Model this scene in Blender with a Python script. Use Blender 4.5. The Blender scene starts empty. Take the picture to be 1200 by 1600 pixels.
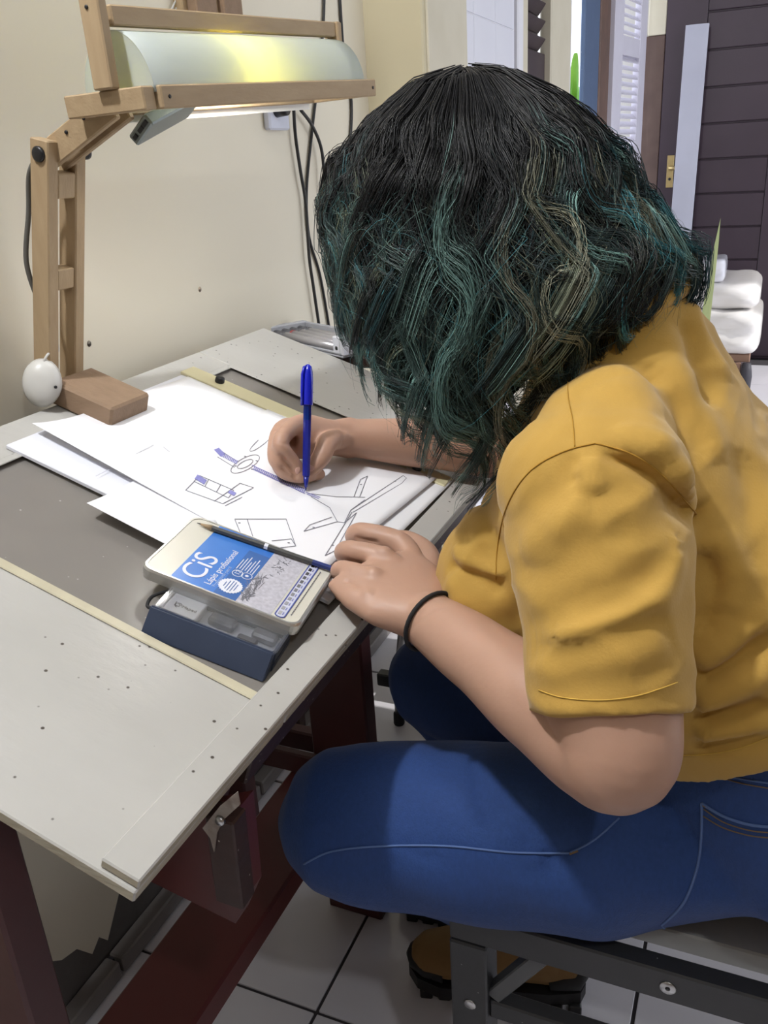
import bpy, bmesh, math, random
import numpy as np
from mathutils import Vector, Matrix
from mathutils.bvhtree import BVHTree

random.seed(7); rng = np.random.default_rng(11)
scene = bpy.context.scene
COL = scene.collection

# ------------------------------------------------------------------ camera
F_PX = 1346.84
YAW, PITCH, ROLL = math.radians(-24.10), math.radians(22.12), math.radians(-3.553)
CAM = np.array([0.0, 0.0, 1.2])
def _rot():
    cy, sy = math.cos(YAW), math.sin(YAW)
    fwd = np.array([sy*math.cos(PITCH), cy*math.cos(PITCH), -math.sin(PITCH)])
    right = np.array([cy, -sy, 0.0]); down = np.cross(fwd, right)
    c, s = math.cos(ROLL), math.sin(ROLL)
    return np.array([[c, -s, 0], [s, c, 0], [0, 0, 1]]) @ np.array([right, down, fwd])
ROT = _rot()
cam_d = bpy.data.cameras.new('camera'); cam = bpy.data.objects.new('camera', cam_d); COL.objects.link(cam)
cam_d.sensor_fit = 'VERTICAL'; cam_d.sensor_height = 32.0; cam_d.lens = F_PX/1600*32.0
cam_d.clip_start = 0.02; cam_d.clip_end = 60
m3 = Matrix([list(ROT[0]), list(-ROT[1]), list(-ROT[2])]).transposed()
cam.matrix_world = Matrix.Translation(Vector(CAM)) @ m3.to_4x4()
scene.camera = cam

# ------------------------------------------------------------------ world, lights, exposure
W = bpy.data.worlds.new('world'); scene.world = W; W.use_nodes = True
W.node_tree.nodes['Background'].inputs[0].default_value = (0.86, 0.91, 1.0, 1)
W.node_tree.nodes['Background'].inputs[1].default_value = 2.3
def light(name, kind, loc, energy, color, size=0.05, rot=None, sx=None, sy=None):
    d = bpy.data.lights.new(name, kind); d.energy = energy; d.color = color
    if kind == 'AREA':
        d.shape = 'RECTANGLE'; d.size = sx; d.size_y = sy
    else: d.shadow_soft_size = size
    o = bpy.data.objects.new(name, d); COL.objects.link(o); o.location = loc
    if rot: o.rotation_euler = rot
    return o
light('ceiling_bulb_light', 'POINT', (-0.72, 0.22, 2.30), 70.0, (0.95, 0.97, 1.0), 0.04)
light('ceiling_bulb_light_rear', 'POINT', (0.70, -0.40, 2.35), 20.0, (0.96, 0.98, 1.0), 0.04)
sun = light('sun', 'SUN', (3, 4, 4), 3.2, (1.0, 0.97, 0.92), 0.01, (0, math.radians(52), 0)); sun.data.angle = math.radians(1.0)
scene.view_settings.view_transform = 'Standard'; scene.view_settings.look = 'None'
scene.view_settings.gamma = 1.0; scene.view_settings.use_curve_mapping = False
scene.view_settings.exposure = 0.05

# ------------------------------------------------------------------ layout helpers
def ray(px, py): return ROT.T @ np.array([(px-600)/F_PX, (py-800)/F_PX, 1.0])
def atY(px, py, Y): r = ray(px, py); return Vector(CAM + r*(Y/r[1]))
def atX(px, py, X): r = ray(px, py); return Vector(CAM + r*(X/r[0]))
def atZ(px, py, Z): r = ray(px, py); return Vector(CAM + r*((Z-1.2)/r[2]))
TILT = math.radians(19.41)
TO = Vector((-0.334, 0, 0.777)); TV = Vector((-math.cos(TILT), 0, math.sin(TILT))); TN = Vector((math.sin(TILT), 0, math.cos(TILT)))
def T(v, y, h=0.0): return TO + TV*v + TN*h + Vector((0, y, 0))           # table-top frame: v up the slope, y along it, h above it
def atT(px, py, h=0.0):
    r = Vector(ray(px, py)); n = TN; p0 = TO + TN*h - Vector(CAM)
    return Vector(CAM) + r*(p0.dot(n)/r.dot(n))
def vy(P):                                                                # world point -> (v, y, h)
    q = P - TO; return q.dot(TV), P.y, q.dot(TN)

# ------------------------------------------------------------------ materials
MATS = {}
def mat(name, col, rough=0.6, col2=None, scale=20.0, amount=0.5, bump=0.0, bscale=None, metal=0.0, trans=0.0, ior=1.45,
        stretch=None, spec=0.5, detail=4.0, sheen=0.0, alpha=1.0, sss=0.0, coat=0.0):
    if name in MATS: return MATS[name]
    m = bpy.data.materials.new(name); m.use_nodes = True; nt = m.node_tree; N = nt.nodes; L = nt.links
    p = N['Principled BSDF']; p.inputs['Roughness'].default_value = rough; p.inputs['Metallic'].default_value = metal
    p.inputs['IOR'].default_value = ior; p.inputs['Transmission Weight'].default_value = trans
    p.inputs['Specular IOR Level'].default_value = spec; p.inputs['Alpha'].default_value = alpha
    p.inputs['Sheen Weight'].default_value = sheen; p.inputs['Coat Weight'].default_value = coat
    if sss:
        p.inputs['Subsurface Weight'].default_value = sss; p.inputs['Subsurface Radius'].default_value = (0.01, 0.004, 0.002)
    tc = N.new('ShaderNodeTexCoord'); mp = N.new('ShaderNodeMapping'); L.new(tc.outputs['Object'], mp.inputs[0])
    if stretch: mp.inputs['Scale'].default_value = stretch
    nz = N.new('ShaderNodeTexNoise'); nz.inputs['Scale'].default_value = scale; nz.inputs['Detail'].default_value = detail
    L.new(mp.outputs[0], nz.inputs[0])
    c2 = col2 or tuple(c*0.85 for c in col)
    rp = N.new('ShaderNodeValToRGB'); rp.color_ramp.elements[0].position = 0.5-amount*0.5; rp.color_ramp.elements[1].position = 0.5+amount*0.5
    rp.color_ramp.elements[0].color = (*c2, 1); rp.color_ramp.elements[1].color = (*col, 1)
    L.new(nz.outputs[0], rp.inputs[0]); L.new(rp.outputs[0], p.inputs['Base Color'])
    if bump:
        b = N.new('ShaderNodeBump'); b.inputs['Strength'].default_value = bump; b.inputs['Distance'].default_value = 0.002
        n2 = N.new('ShaderNodeTexNoise'); n2.inputs['Scale'].default_value = bscale or scale*3; n2.inputs['Detail'].default_value = 5
        L.new(mp.outputs[0], n2.inputs[0]); L.new(n2.outputs[0], b.inputs['Height']); L.new(b.outputs[0], p.inputs['Normal'])
    MATS[name] = m; return m

def specks(m, scale, thr, col):
    """adds small dark spots to a material's base colour (paint chips, nail heads, dust)"""
    nt = m.node_tree; N = nt.nodes; L = nt.links; p = N['Principled BSDF']
    src = p.inputs['Base Color'].links[0].from_socket
    tc = N.new('ShaderNodeTexCoord'); v = N.new('ShaderNodeTexVoronoi'); v.inputs['Scale'].default_value = scale
    L.new(tc.outputs['Object'], v.inputs[0])
    r = N.new('ShaderNodeValToRGB'); r.color_ramp.elements[0].position = thr*0.6; r.color_ramp.elements[1].position = thr
    r.color_ramp.elements[0].color = (1, 1, 1, 1); r.color_ramp.elements[1].color = (0, 0, 0, 1)
    L.new(v.outputs['Distance'], r.inputs[0])
    nz = N.new('ShaderNodeTexNoise'); nz.inputs['Scale'].default_value = scale*0.13; L.new(tc.outputs['Object'], nz.inputs[0])
    g = N.new('ShaderNodeMath'); g.operation = 'GREATER_THAN'; g.inputs[1].default_value = 0.47; L.new(nz.outputs[0], g.inputs[0])
    mu = N.new('ShaderNodeMath'); mu.operation = 'MULTIPLY'; L.new(r.outputs[0], mu.inputs[0]); L.new(g.outputs[0], mu.inputs[1])
    mx = N.new('ShaderNodeMix'); mx.data_type = 'RGBA'; L.new(mu.outputs[0], mx.inputs[0]); L.new(src, mx.inputs[6]); mx.inputs[7].default_value = (*col, 1)
    L.new(mx.outputs[2], p.inputs['Base Color'])

def emit(name, col, s):
    if name in MATS: return MATS[name]
    m = bpy.data.materials.new(name); m.use_nodes = True; p = m.node_tree.nodes['Principled BSDF']
    p.inputs['Base Color'].default_value = (*col, 1); p.inputs['Emission Color'].default_value = (*col, 1); p.inputs['Emission Strength'].default_value = s
    MATS[name] = m; return m

WOOD = mat('raw_wood', (0.40, 0.295, 0.175), 0.65, (0.31, 0.215, 0.12), 14, 0.7, 0.25, 60, stretch=(6, 1, 6))
WOODV = mat('raw_wood_upright', (0.40, 0.295, 0.175), 0.65, (0.31, 0.215, 0.12), 14, 0.7, 0.25, 60, stretch=(6, 6, 1))
WOODB = mat('raw_wood_brown', (0.27, 0.18, 0.115), 0.7, (0.20, 0.13, 0.08), 16, 0.7, 0.3, 60, stretch=(2, 6, 6))
REDWOOD = mat('maroon_paint', (0.075, 0.020, 0.020), 0.42, (0.05, 0.014, 0.014), 9, 0.7, 0.15, 40)
REDWOOD2 = mat('red_paint', (0.115, 0.024, 0.022), 0.38, (0.08, 0.018, 0.017), 7, 0.7, 0.15, 40)
DARKWOOD = mat('dark_worn_wood', (0.05, 0.022, 0.018), 0.5, (0.028, 0.012, 0.010), 25, 0.8, 0.3, 70)
specks(DARKWOOD, 90, 0.10, (0.5, 0.45, 0.38))
TOPP = mat('white_painted_plywood', (0.49, 0.48, 0.455), 0.30, (0.385, 0.375, 0.35), 5, 0.8, 0.18, 60, stretch=(1, 2, 1))
specks(TOPP, 62, 0.115, (0.06, 0.05, 0.04))
TOPE = mat('plywood_edge', (0.50, 0.47, 0.38), 0.6, (0.33, 0.29, 0.21), 40, 0.7, 0.3, 80, stretch=(1, 1, 8))
BLACKP = mat('black_plastic', (0.012, 0.012, 0.014), 0.35)
BLACKR = mat('black_rubber', (0.014, 0.014, 0.016), 0.6, bump=0.2)
STEEL = mat('steel', (0.6, 0.6, 0.6), 0.3, metal=1.0)
BRASS = mat('brass', (0.55, 0.42, 0.2), 0.35, metal=0.9)
PAPER = mat('paper', (0.83, 0.83, 0.86), 0.75, (0.81, 0.81, 0.84), 5)
PAPER2 = mat('paper_soft', (0.78, 0.78, 0.80), 0.75, (0.74, 0.74, 0.77), 5)
WALLP = mat('cream_wall_paint', (0.735, 0.685, 0.56), 0.75, (0.695, 0.64, 0.515), 2.2, 0.9, 0.12, 25)
WHITEP = mat('white_paint', (0.74, 0.73, 0.76), 0.5, (0.68, 0.67, 0.71), 8, 0.6, 0.1)
CREAMP = mat('cream_gloss_paint', (0.63, 0.58, 0.46), 0.5, (0.54, 0.49, 0.37), 9, 0.8, 0.15)
BROWND = mat('dark_brown_paint', (0.045, 0.028, 0.034), 0.45, (0.032, 0.020, 0.025), 10, 0.7, 0.12)
WPLAST = mat('white_plastic', (0.55, 0.54, 0.51), 0.35, (0.52, 0.51, 0.48), 6)

# ------------------------------------------------------------------ mesh helpers
ORG = {}
def link(name, me, m, parent=None, org=None, smooth=False):
    o = bpy.data.objects.new(name, me); COL.objects.link(o)
    if m is not None and len(me.materials) == 0: me.materials.append(m)
    if parent is not None:
        o.parent = parent; ORG[o.name] = ORG[parent.name]
    else:
        o.location = org; ORG[o.name] = Vector(org)
    if smooth:
        me.polygons.foreach_set('use_smooth', [True]*len(me.polygons)); me.update()
    return o
def mesh(name, V, Fc, m, parent=None, org=None, smooth=False):
    """verts in world coordinates; a child shares its thing's origin"""
    V = [Vector(v) for v in V]
    if parent is not None: off = ORG[parent.name]
    else:
        if org is None:
            xs = [v.x for v in V]; ys = [v.y for v in V]; zs = [v.z for v in V]
            org = Vector(((min(xs)+max(xs))/2, (min(ys)+max(ys))/2, min(zs)))
        off = Vector(org)
    me = bpy.data.meshes.new(name); me.from_pydata([tuple(v-off) for v in V], [], Fc); me.update()
    return link(name, me, m, parent, off, smooth)
def empty(name, loc, label, cat, group=None):
    o = bpy.data.objects.new(name, None); COL.objects.link(o); o.location = loc; ORG[o.name] = Vector(loc); o.empty_display_size = 0.05
    return tag(o, label, cat, group)
def tag(o, label=None, cat=None, group=None, kind=None):
    if label: o['label'] = label
    if cat: o['category'] = cat
    if group: o['group'] = group
    if kind: o['kind'] = kind
    return o
def boxg(c, hx, hy, hz, X=Vector((1, 0, 0)), Y=Vector((0, 1, 0)), Z=Vector((0, 0, 1)), bev=0.0):
    """box from centre, half sizes and axes, edges chamfered by bev"""
    if bev <= 0:
        V = [c + X*hx*sx + Y*hy*sy + Z*hz*sz for sx in (-1, 1) for sy in (-1, 1) for sz in (-1, 1)]
        return V, [(0, 1, 3, 2), (4, 6, 7, 5), (0, 4, 5, 1), (2, 3, 7, 6), (0, 2, 6, 4), (1, 5, 7, 3)]
    V = []; idx = {}
    for sx in (-1, 1):
        for sy in (-1, 1):
            for sz in (-1, 1):
                for ax in range(3):
                    h = [hx, hy, hz]
                    d = [h[i]-(0 if i == ax else bev) for i in range(3)]
                    idx[(sx, sy, sz, ax)] = len(V); V.append(c + X*d[0]*sx + Y*d[1]*sy + Z*d[2]*sz)
    Fc = []
    for ax in range(3):
        a, b = [i for i in range(3) if i != ax]
        for s in (-1, 1):
            q = []
            for (p1, p2) in ((-1, -1), (1, -1), (1, 1), (-1, 1)):
                k = [0, 0, 0]; k[ax] = s; k[a] = p1; k[b] = p2; q.append(idx[(*k, ax)])
            Fc.append(tuple(q))
    for ax in range(3):
        a, b = [i for i in range(3) if i != ax]
        for sa in (-1, 1):
            for sb in (-1, 1):
                def g(s, x):
                    k = [0, 0, 0]; k[ax] = s; k[a] = sa; k[b] = sb; return idx[(*k, x)]
                Fc.append((g(-1, a), g(1, a), g(1, b), g(-1, b)))
    for sx in (-1, 1):
        for sy in (-1, 1):
            for sz in (-1, 1): Fc.append(tuple(idx[(sx, sy, sz, x)] for x in range(3)))
    return V, Fc
def fixn(o):
    bm = bmesh.new(); bm.from_mesh(o.data); bmesh.ops.recalc_face_normals(bm, faces=bm.faces); bm.to_mesh(o.data); bm.free(); return o
def box(name, lo, hi, m, parent=None, bev=0.002, org=None):
    lo = Vector(lo); hi = Vector(hi); c = (lo+hi)/2; h = (hi-lo)/2
    V, Fc = boxg(c, h.x, h.y, h.z, bev=min(bev, h.x*.45, h.y*.45, h.z*.45))
    return fixn(mesh(name, V, Fc, m, parent, org))
def beam(name, p0, p1, w, t, m, parent=None, side=Vector((0, 1, 0)), bev=0.0015, org=None):
    """rectangular bar from p0 to p1; w along side, t across it"""
    p0 = Vector(p0); p1 = Vector(p1); Z = (p1-p0).normalized(); Y = (side - Z*side.dot(Z)).normalized(); X = Y.cross(Z)
    V, Fc = boxg((p0+p1)/2, t/2, w/2, (p1-p0).length/2, X, Y, Z, bev)
    return fixn(mesh(name, V, Fc, m, parent, org))
def tbox(name, v0, v1, y0, y1, h0, h1, m, parent=None, bev=0.0015):
    """box in the table-top frame"""
    V, Fc = boxg(T((v0+v1)/2, (y0+y1)/2, (h0+h1)/2), (v1-v0)/2, (y1-y0)/2, (h1-h0)/2, TV, Vector((0, 1, 0)), TN, bev)
    return fixn(mesh(name, V, Fc, m, parent))
def tubeg(P, R, n=8, caps=True, squash=None):
    P = [Vector(p) for p in P]; k = len(P); R = R if hasattr(R, '__len__') else [R]*k
    V = []; Fc = []; up = None
    for i in range(k):
        t = (P[min(i+1, k-1)]-P[max(i-1, 0)]).normalized()
        if up is None:
            a = Vector((0, 0, 1)) if abs(t.z) < 0.9 else Vector((1, 0, 0)); up = (a-t*a.dot(t)).normalized()
        else: up = (up-t*up.dot(t)).normalized()
        s = t.cross(up)
        for j in range(n):
            a = 2*math.pi*j/n; V.append(P[i] + (up*math.cos(a)+s*math.sin(a))*R[i])
    for i in range(k-1):
        for j in range(n): Fc.append((i*n+j, i*n+(j+1) % n, (i+1)*n+(j+1) % n, (i+1)*n+j))
    if caps: Fc.append(tuple(range(n-1, -1, -1))); Fc.append(tuple((k-1)*n+j for j in range(n)))
    return V, Fc
def tube(name, P, R, m, parent=None, n=8, org=None, smooth=True):
    V, Fc = tubeg(P, R, n); o = mesh(name, V, Fc, m, parent, org, smooth); return fixn(o)
def smoothline(P, k=8):
    """Catmull-Rom through the points"""
    P = [Vector(p) for p in P]; Q = []
    for i in range(len(P)-1):
        a = P[max(i-1, 0)]; b = P[i]; c = P[i+1]; d = P[min(i+2, len(P)-1)]
        for j in range(k):
            t = j/k
            Q.append(0.5*((2*b)+(c-a)*t+(2*a-5*b+4*c-d)*t*t+(3*b-3*c+d-a)*t**3))
    Q.append(P[-1]); return Q
def lathe(name, base, axis, prof, m, parent=None, n=20, org=None, smooth=True):
    """prof = [(distance along axis, radius)]"""
    base = Vector(base); Z = Vector(axis).normalized(); a = Vector((0, 0, 1)) if abs(Z.z) < .9 else Vector((1, 0, 0))
    X = (a-Z*a.dot(Z)).normalized(); Y = Z.cross(X); V = []; Fc = []
    for (d, r) in prof:
        for j in range(n):
            an = 2*math.pi*j/n; V.append(base+Z*d+(X*math.cos(an)+Y*math.sin(an))*r)
    for i in range(len(prof)-1):
        for j in range(n): Fc.append((i*n+j, i*n+(j+1) % n, (i+1)*n+(j+1) % n, (i+1)*n+j))
    Fc.append(tuple(range(n-1, -1, -1))); Fc.append(tuple((len(prof)-1)*n+j for j in range(n)))
    return fixn(mesh(name, V, Fc, m, parent, org, smooth))
def plate(name, pts, n, th, m, parent=None, org=None):
    """flat polygon pushed along n by th"""
    pts = [Vector(p) for p in pts]; k = len(pts); n = Vector(n)
    V = pts + [p+n*th for p in pts]
    Fc = [tuple(range(k-1, -1, -1)), tuple(range(k, 2*k))] + [(i, (i+1) % k, (i+1) % k+k, i+k) for i in range(k)]
    return fixn(mesh(name, V, Fc, m, parent, org))
def ribbons(name, lines, w, n, m, parent, th=0.00025):
    """thin raised lines: lines = list of polylines lying in a plane with normal n"""
    V = []; Fc = []; n = Vector(n)
    for L in lines:
        for i in range(len(L)-1):
            a = Vector(L[i]); b = Vector(L[i+1]); d = b-a
            if d.length < 1e-7: continue
            d.normalize(); s = n.cross(d)*(w/2); a = a-d*w*.3; b = b+d*w*.3; k = len(V)
            V += [a-s, b-s, b+s, a+s, a-s+n*th, b-s+n*th, b+s+n*th, a+s+n*th]
            Fc += [(k+4, k+5, k+6, k+7), (k, k+1, k+5, k+4), (k+1, k+2, k+6, k+5), (k+2, k+3, k+7, k+6), (k+3, k, k+4, k+7)]
    return mesh(name, V, Fc, m, parent)
def text(name, body, size, origin, X, Y, m, parent, th=0.0003, align='LEFT', spacing=1.0):
    c = bpy.data.curves.new('txt', 'FONT'); c.body = body; c.size = size; c.extrude = th; c.align_x = align; c.space_character = spacing
    o = bpy.data.objects.new('txt', c); COL.objects.link(o)
    dg = bpy.context.evaluated_depsgraph_get(); me = bpy.data.meshes.new_from_object(o.evaluated_get(dg)); bpy.data.objects.remove(o); bpy.data.curves.remove(c)
    X = Vector(X); Y = Vector(Y); Z = X.cross(Y); off = Vector(origin)-ORG[parent.name]
    for v in me.vertices: v.co = off + X*v.co.x + Y*v.co.y + Z*v.co.z
    me.materials.clear()
    return link(name, me, m, parent)
def copy(o, name, loc, parent=None):
    c = o.copy(); c.name = name; COL.objects.link(c)
    if parent is not None: c.parent = parent
    c.location = loc; return c

# ================================================================== THE ROOM
WX = -0.875                                                     # face of the left wall
TILEM = mat('pale_grey_floor_tile', (0.72, 0.71, 0.76), 0.16, (0.64, 0.63, 0.675), 3.5, 0.8, 0.03, 8)
GROUT = mat('dark_grout', (0.05, 0.045, 0.05), 0.9)
floor = tag(box('floor', (-1.6, -1.6, -0.06), (2.6, 5.6, -0.0035), GROUT, bev=0), kind='structure')
xs = [-1.421+0.45*i for i in range(9)]; ys = [-1.455+0.45*i for i in range(16)]
first = None
for i in range(len(xs)-1):
    for j in range(len(ys)-1):
        loc = Vector((xs[i]+.225, ys[j]+.225, 0))-ORG['floor']
        if first is None:
            V, Fc = boxg(Vector((0, 0, -0.003)), .2222, .2222, .003, bev=0.0008)
            me = bpy.data.meshes.new('tile'); me.from_pydata(V, [], Fc); me.materials.append(TILEM)
            first = bpy.data.objects.new('tile', me); COL.objects.link(first); first.parent = floor; first.location = loc; fixn(first)
        else: copy(first, 'tile', loc)

CEMENT = mat('bare_cement', (0.16, 0.15, 0.145), 0.9, (0.10, 0.095, 0.09), 18, 0.9, 0.6, 60)
wall = tag(box('wall_left', (WX-0.12, -1.6, 0), (WX, 2.0, 2.7), CEMENT, bev=0), kind='structure')
edge = [(-1.6, .1), (.2, .12), (.4, .10), (.52, .15), (.60, .128), (.635, .142), (.66, .118), (.69, .108), (.715, .07), (.735, .085), (.75, .062), (.79, .115), (.82, .15), (.90, .13), (1.05, .10), (1.3, .12), (1.6, .1), (2.0, .1)]
plate('plaster_skin', [(WX, y, z) for y, z in edge]+[(WX, 2.0, 2.7), (WX, -1.6, 2.7)], (1, 0, 0), 0.005, WALLP, wall)
# a few scuffs and a nail hole on the plaster
SCUFF = mat('plaster_scuff', (0.17, 0.15, 0.12), 0.9)
for (px_, py_, w_, h_) in ((139, 537, 5, 3), (312, 452, 4, 2)):
    c = atX(px_, py_, WX+.0052); lathe('plaster_chip', c, (1, 0, 0), [(-.001, .0001), (.0004, .0045)], SCUFF if px_ < 200 else mat('plaster_scuff_pale', (0.52, 0.42, 0.32), 0.9), wall, 9)
BASEB = mat('worn_base_tile', (0.27, 0.245, 0.235), 0.55, (0.17, 0.155, 0.15), 16, 0.9, 0.2)
bb = tag(box('baseboard_left', (WX, -1.2, 0), (WX+0.012, 2.0, 0.028), GROUT, bev=0), kind='structure')
yb = [-1.2, -.8, -.35, .1, .45, .745, 1.19, 1.64, 2.0]
for a, b in zip(yb[:-1], yb[1:]): box('base_tile', (WX+.001, a+.003, .001), (WX+0.03, b-.003, 0.034), BASEB, bb, 0.003)

PART = mat('shaded_yellow_cream', (0.56, 0.50, 0.34), 0.7, (0.52, 0.46, 0.31), 3, 0.9, 0.1)  # front face gets less light; that shade is put into this colour
tag(box('wall_back', (-1.3, 2.0, 0), (-0.732, 2.30, 2.7), PART, bev=0.004), kind='structure')
tag(box('trim_1', (-0.733, 2.02, 0), (-0.726, 2.30, 2.7), CREAMP, bev=0.002), kind='structure')
tag(box('wall_near', (-1.0, -1.70, 0), (1.80, -1.60, 2.7), mat('fill_cutting_brown', (0.20, 0.15, 0.11), 0.6, (0.15, 0.11, 0.08), 8), bev=0), kind='structure')  # unseen wall added to cut stray daylight; its brown dims the bounce
tag(box('wall_right', (1.70, -1.6, 0), (1.80, 1.45, 2.7), mat('fill_cutting_brown', (0.2, 0.15, 0.11)), bev=0), kind='structure')  # unseen wall added to keep sun off the near room, same dim brown
ceiling = tag(box('ceiling', (-1.3, -1.6, 2.7), (2.6, 5.6, 2.76), mat('grey_ceiling', (0.48, 0.47, 0.46), 0.8), bev=0), kind='structure')

# the next room's left wall: white tiles, a window with louvred leaf, an open gap to the garden
SX = -0.78
tw = tag(box('wall_side', (SX-.14, 2.30, 0), (SX, 2.95, 2.7), WHITEP, bev=0.0), kind='structure')
WTILE = mat('white_wall_tile', (0.80, 0.80, 0.86), 0.22, (0.76, 0.76, 0.83), 4)
for k in range(14):
    for j in range(3): box('wall_tile', (SX, 2.31+.21*j, .03+.19*k), (SX+.004, 2.31+.21*j+.206, .03+.19*k+.186), WTILE, tw, 0.001)
sill = tag(box('wall_sill', (SX-.14, 2.95, 0), (SX, 4.72, 0.9), CREAMP, bev=0.003), kind='structure')
w1 = tag(box('window_1', (SX-.05, 2.955, 0.9), (SX+.012, 3.02, 2.7), WHITEP, bev=0.004), kind='structure')
box('window_jamb', (SX-.06, 3.02, 0.9), (SX+.004, 3.11, 2.7), CREAMP, w1, 0.004)
box('window_post', (SX-.035, 3.43, 0.9), (SX+.010, 3.76, 2.7), CREAMP, w1, 0.006)
box('post_edge', (SX-.035, 3.76, 0.9), (SX+.002, 3.81, 2.7), WHITEP, w1, 0.004)
leaf = box('shutter_leaf', (SX-.045, 3.12, 0.9), (SX-.04, 3.43, 2.7), BROWND, w1, 0.001)
for z0, z1 in ((.9, 1.0), (1.40, 1.52), (2.6, 2.7)): box('leaf_rail', (SX-.04, 3.12, z0), (SX-.015, 3.43, z1), BROWND, leaf, 0.002)
for z0, z1 in ((1.0, 1.40), (1.52, 2.6)):
    n = int((z1-z0)/.055)
    for k in range(n):
        zc = z0+.03+k*.055; beam('louvre', (SX-.026, 3.13, zc), (SX-.026, 3.42, zc), .045, .007, BROWND, leaf, Vector((.6, 0, .8)))
BLUEP = mat('blue_grey_paint', (0.085, 0.13, 0.23), 0.5, (0.06, 0.10, 0.18), 12, 0.8, 0.1)
specks(BLUEP, 60, 0.10, (0.35, 0.38, 0.45))
tag(box('trim_2', (SX-.02, 4.10, 0.9), (SX-.001, 4.44, 2.7), BLUEP, bev=0.004), kind='structure')
tag(box('trim_3', (SX-.05, 4.46, 0), (SX+.002, 4.71, 2.7), mat('brown_frame_paint', (0.16, 0.09, 0.065), 0.5, (0.10, 0.06, 0.045), 14), bev=0.004), kind='structure')

# white louvred shutter standing half open
A0 = Vector((-0.772, 4.70, 0)); A1 = Vector((-0.698, 5.27, 0)); AD = (A1-A0).normalized(); AN = AD.cross(Vector((0, 0, 1))).normalized()
LEN = (A1-A0).length
LILAC = mat('lilac_white_paint', (0.66, 0.64, 0.72), 0.45, (0.60, 0.57, 0.65), 9, 0.7, 0.08)
w2 = tag(beam('window_2', A0+AD*.075+Vector((0, 0, .7)), A0+AD*.075+Vector((0, 0, 2.6)), .15, .032, LILAC, None, AD), kind='structure')
beam('stile', A1-AD*.06+Vector((0, 0, .7)), A1-AD*.06+Vector((0, 0, 2.6)), .12, .032, LILAC, w2, AD)
zr = [(.70, 1.10), (1.615, 1.70), (2.5, 2.6)]
for z0, z1 in zr: beam('rail', A0+AD*(LEN/2)+Vector((0, 0, z0)), A0+AD*(LEN/2)+Vector((0, 0, z1)), LEN-.01, .030, LILAC, w2, AD)
for z0, z1 in ((1.10, 1.615), (1.70, 2.5)):
    k = 0
    while z0+.02+k*.037 < z1-.012:
        zc = z0+.02+k*.037; beam('louvre', A0+AD*.15+Vector((0, 0, zc)), A1-AD*.12+Vector((0, 0, zc)), .036, .006, LILAC, w2, AN*.75+Vector((0, 0, -.65))); k += 1

wall_far = tag(box('wall_far', (-0.85, 5.50, 0), (2.6, 5.60, 2.7), mat('far_wall_paint', (0.55, 0.53, 0.50), 0.7, (0.5, 0.48, 0.45), 3), bev=0), kind='structure')
JAMB = mat('brown_jamb', (0.12, 0.075, 0.06), 0.55, (0.085, 0.05, 0.042), 12)
tag(box('trim_4', (-0.735, 5.44, 0), (-0.607, 5.50, 1.74), JAMB, bev=0.004), kind='structure')
tag(box('trim_5', (-0.70, 5.44, 1.742), (-0.607, 5.50, 2.2), CREAMP, bev=0.004), kind='structure')
PURPB = mat('purple_brown_paint', (0.058, 0.038, 0.052), 0.4, (0.044, 0.029, 0.040), 6, 0.8, 0.08)
door = tag(box('door_1', (-0.605, 5.462, 0), (0.24, 5.497, 2.15), PURPB, bev=0.002), kind='structure')
box('stile', (-0.605, 5.44, 0.02), (-0.40, 5.464, 2.13), PURPB, door, 0.003)
box('stile', (-0.035, 5.44, 0.02), (0.24, 5.464, 2.13), PURPB, door, 0.003)
k = 0; z = 0.03
while z < 2.05:
    h = .172; box('plank', (-0.40, 5.447, z), (-0.035, 5.462, z+h), PURPB, door, 0.006); z += .18
hp = atY(1047, 268, 5.44)
hd = box('handle_plate', (hp.x-.018, 5.434, hp.z-.085), (hp.x+.018, 5.44, hp.z+.085), BRASS, door, 0.004)
tube('handle', [hp+Vector((0, 0, .02)), hp+Vector((0, -.045, .02)), hp+Vector((.07, -.05, .015))], [.011, .010, .011], BRASS, hd, 10)
tube('keyhole', [hp+Vector((0, -.009, -.04)), hp+Vector((0, -.004, -.04))], .008, BLACKP, hd, 8)

# ================================================================== THINGS IN THE NEXT ROOM
b0 = atY(1090, 38, 5.36); b1 = atY(1060, 405, 5.30)
bt = beam('wooden_batten', b0+(b0-b1)*0.0, b1+(b1-b0)*.9, .115, .022, mat('pale_batten_paint', (0.56, 0.57, 0.66), 0.5, (0.52, 0.53, 0.62), 8), None, Vector((1, 0, 0)))
tag(bt, 'tall pale lilac-white board leaning against the dark plank door', 'board')

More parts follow.
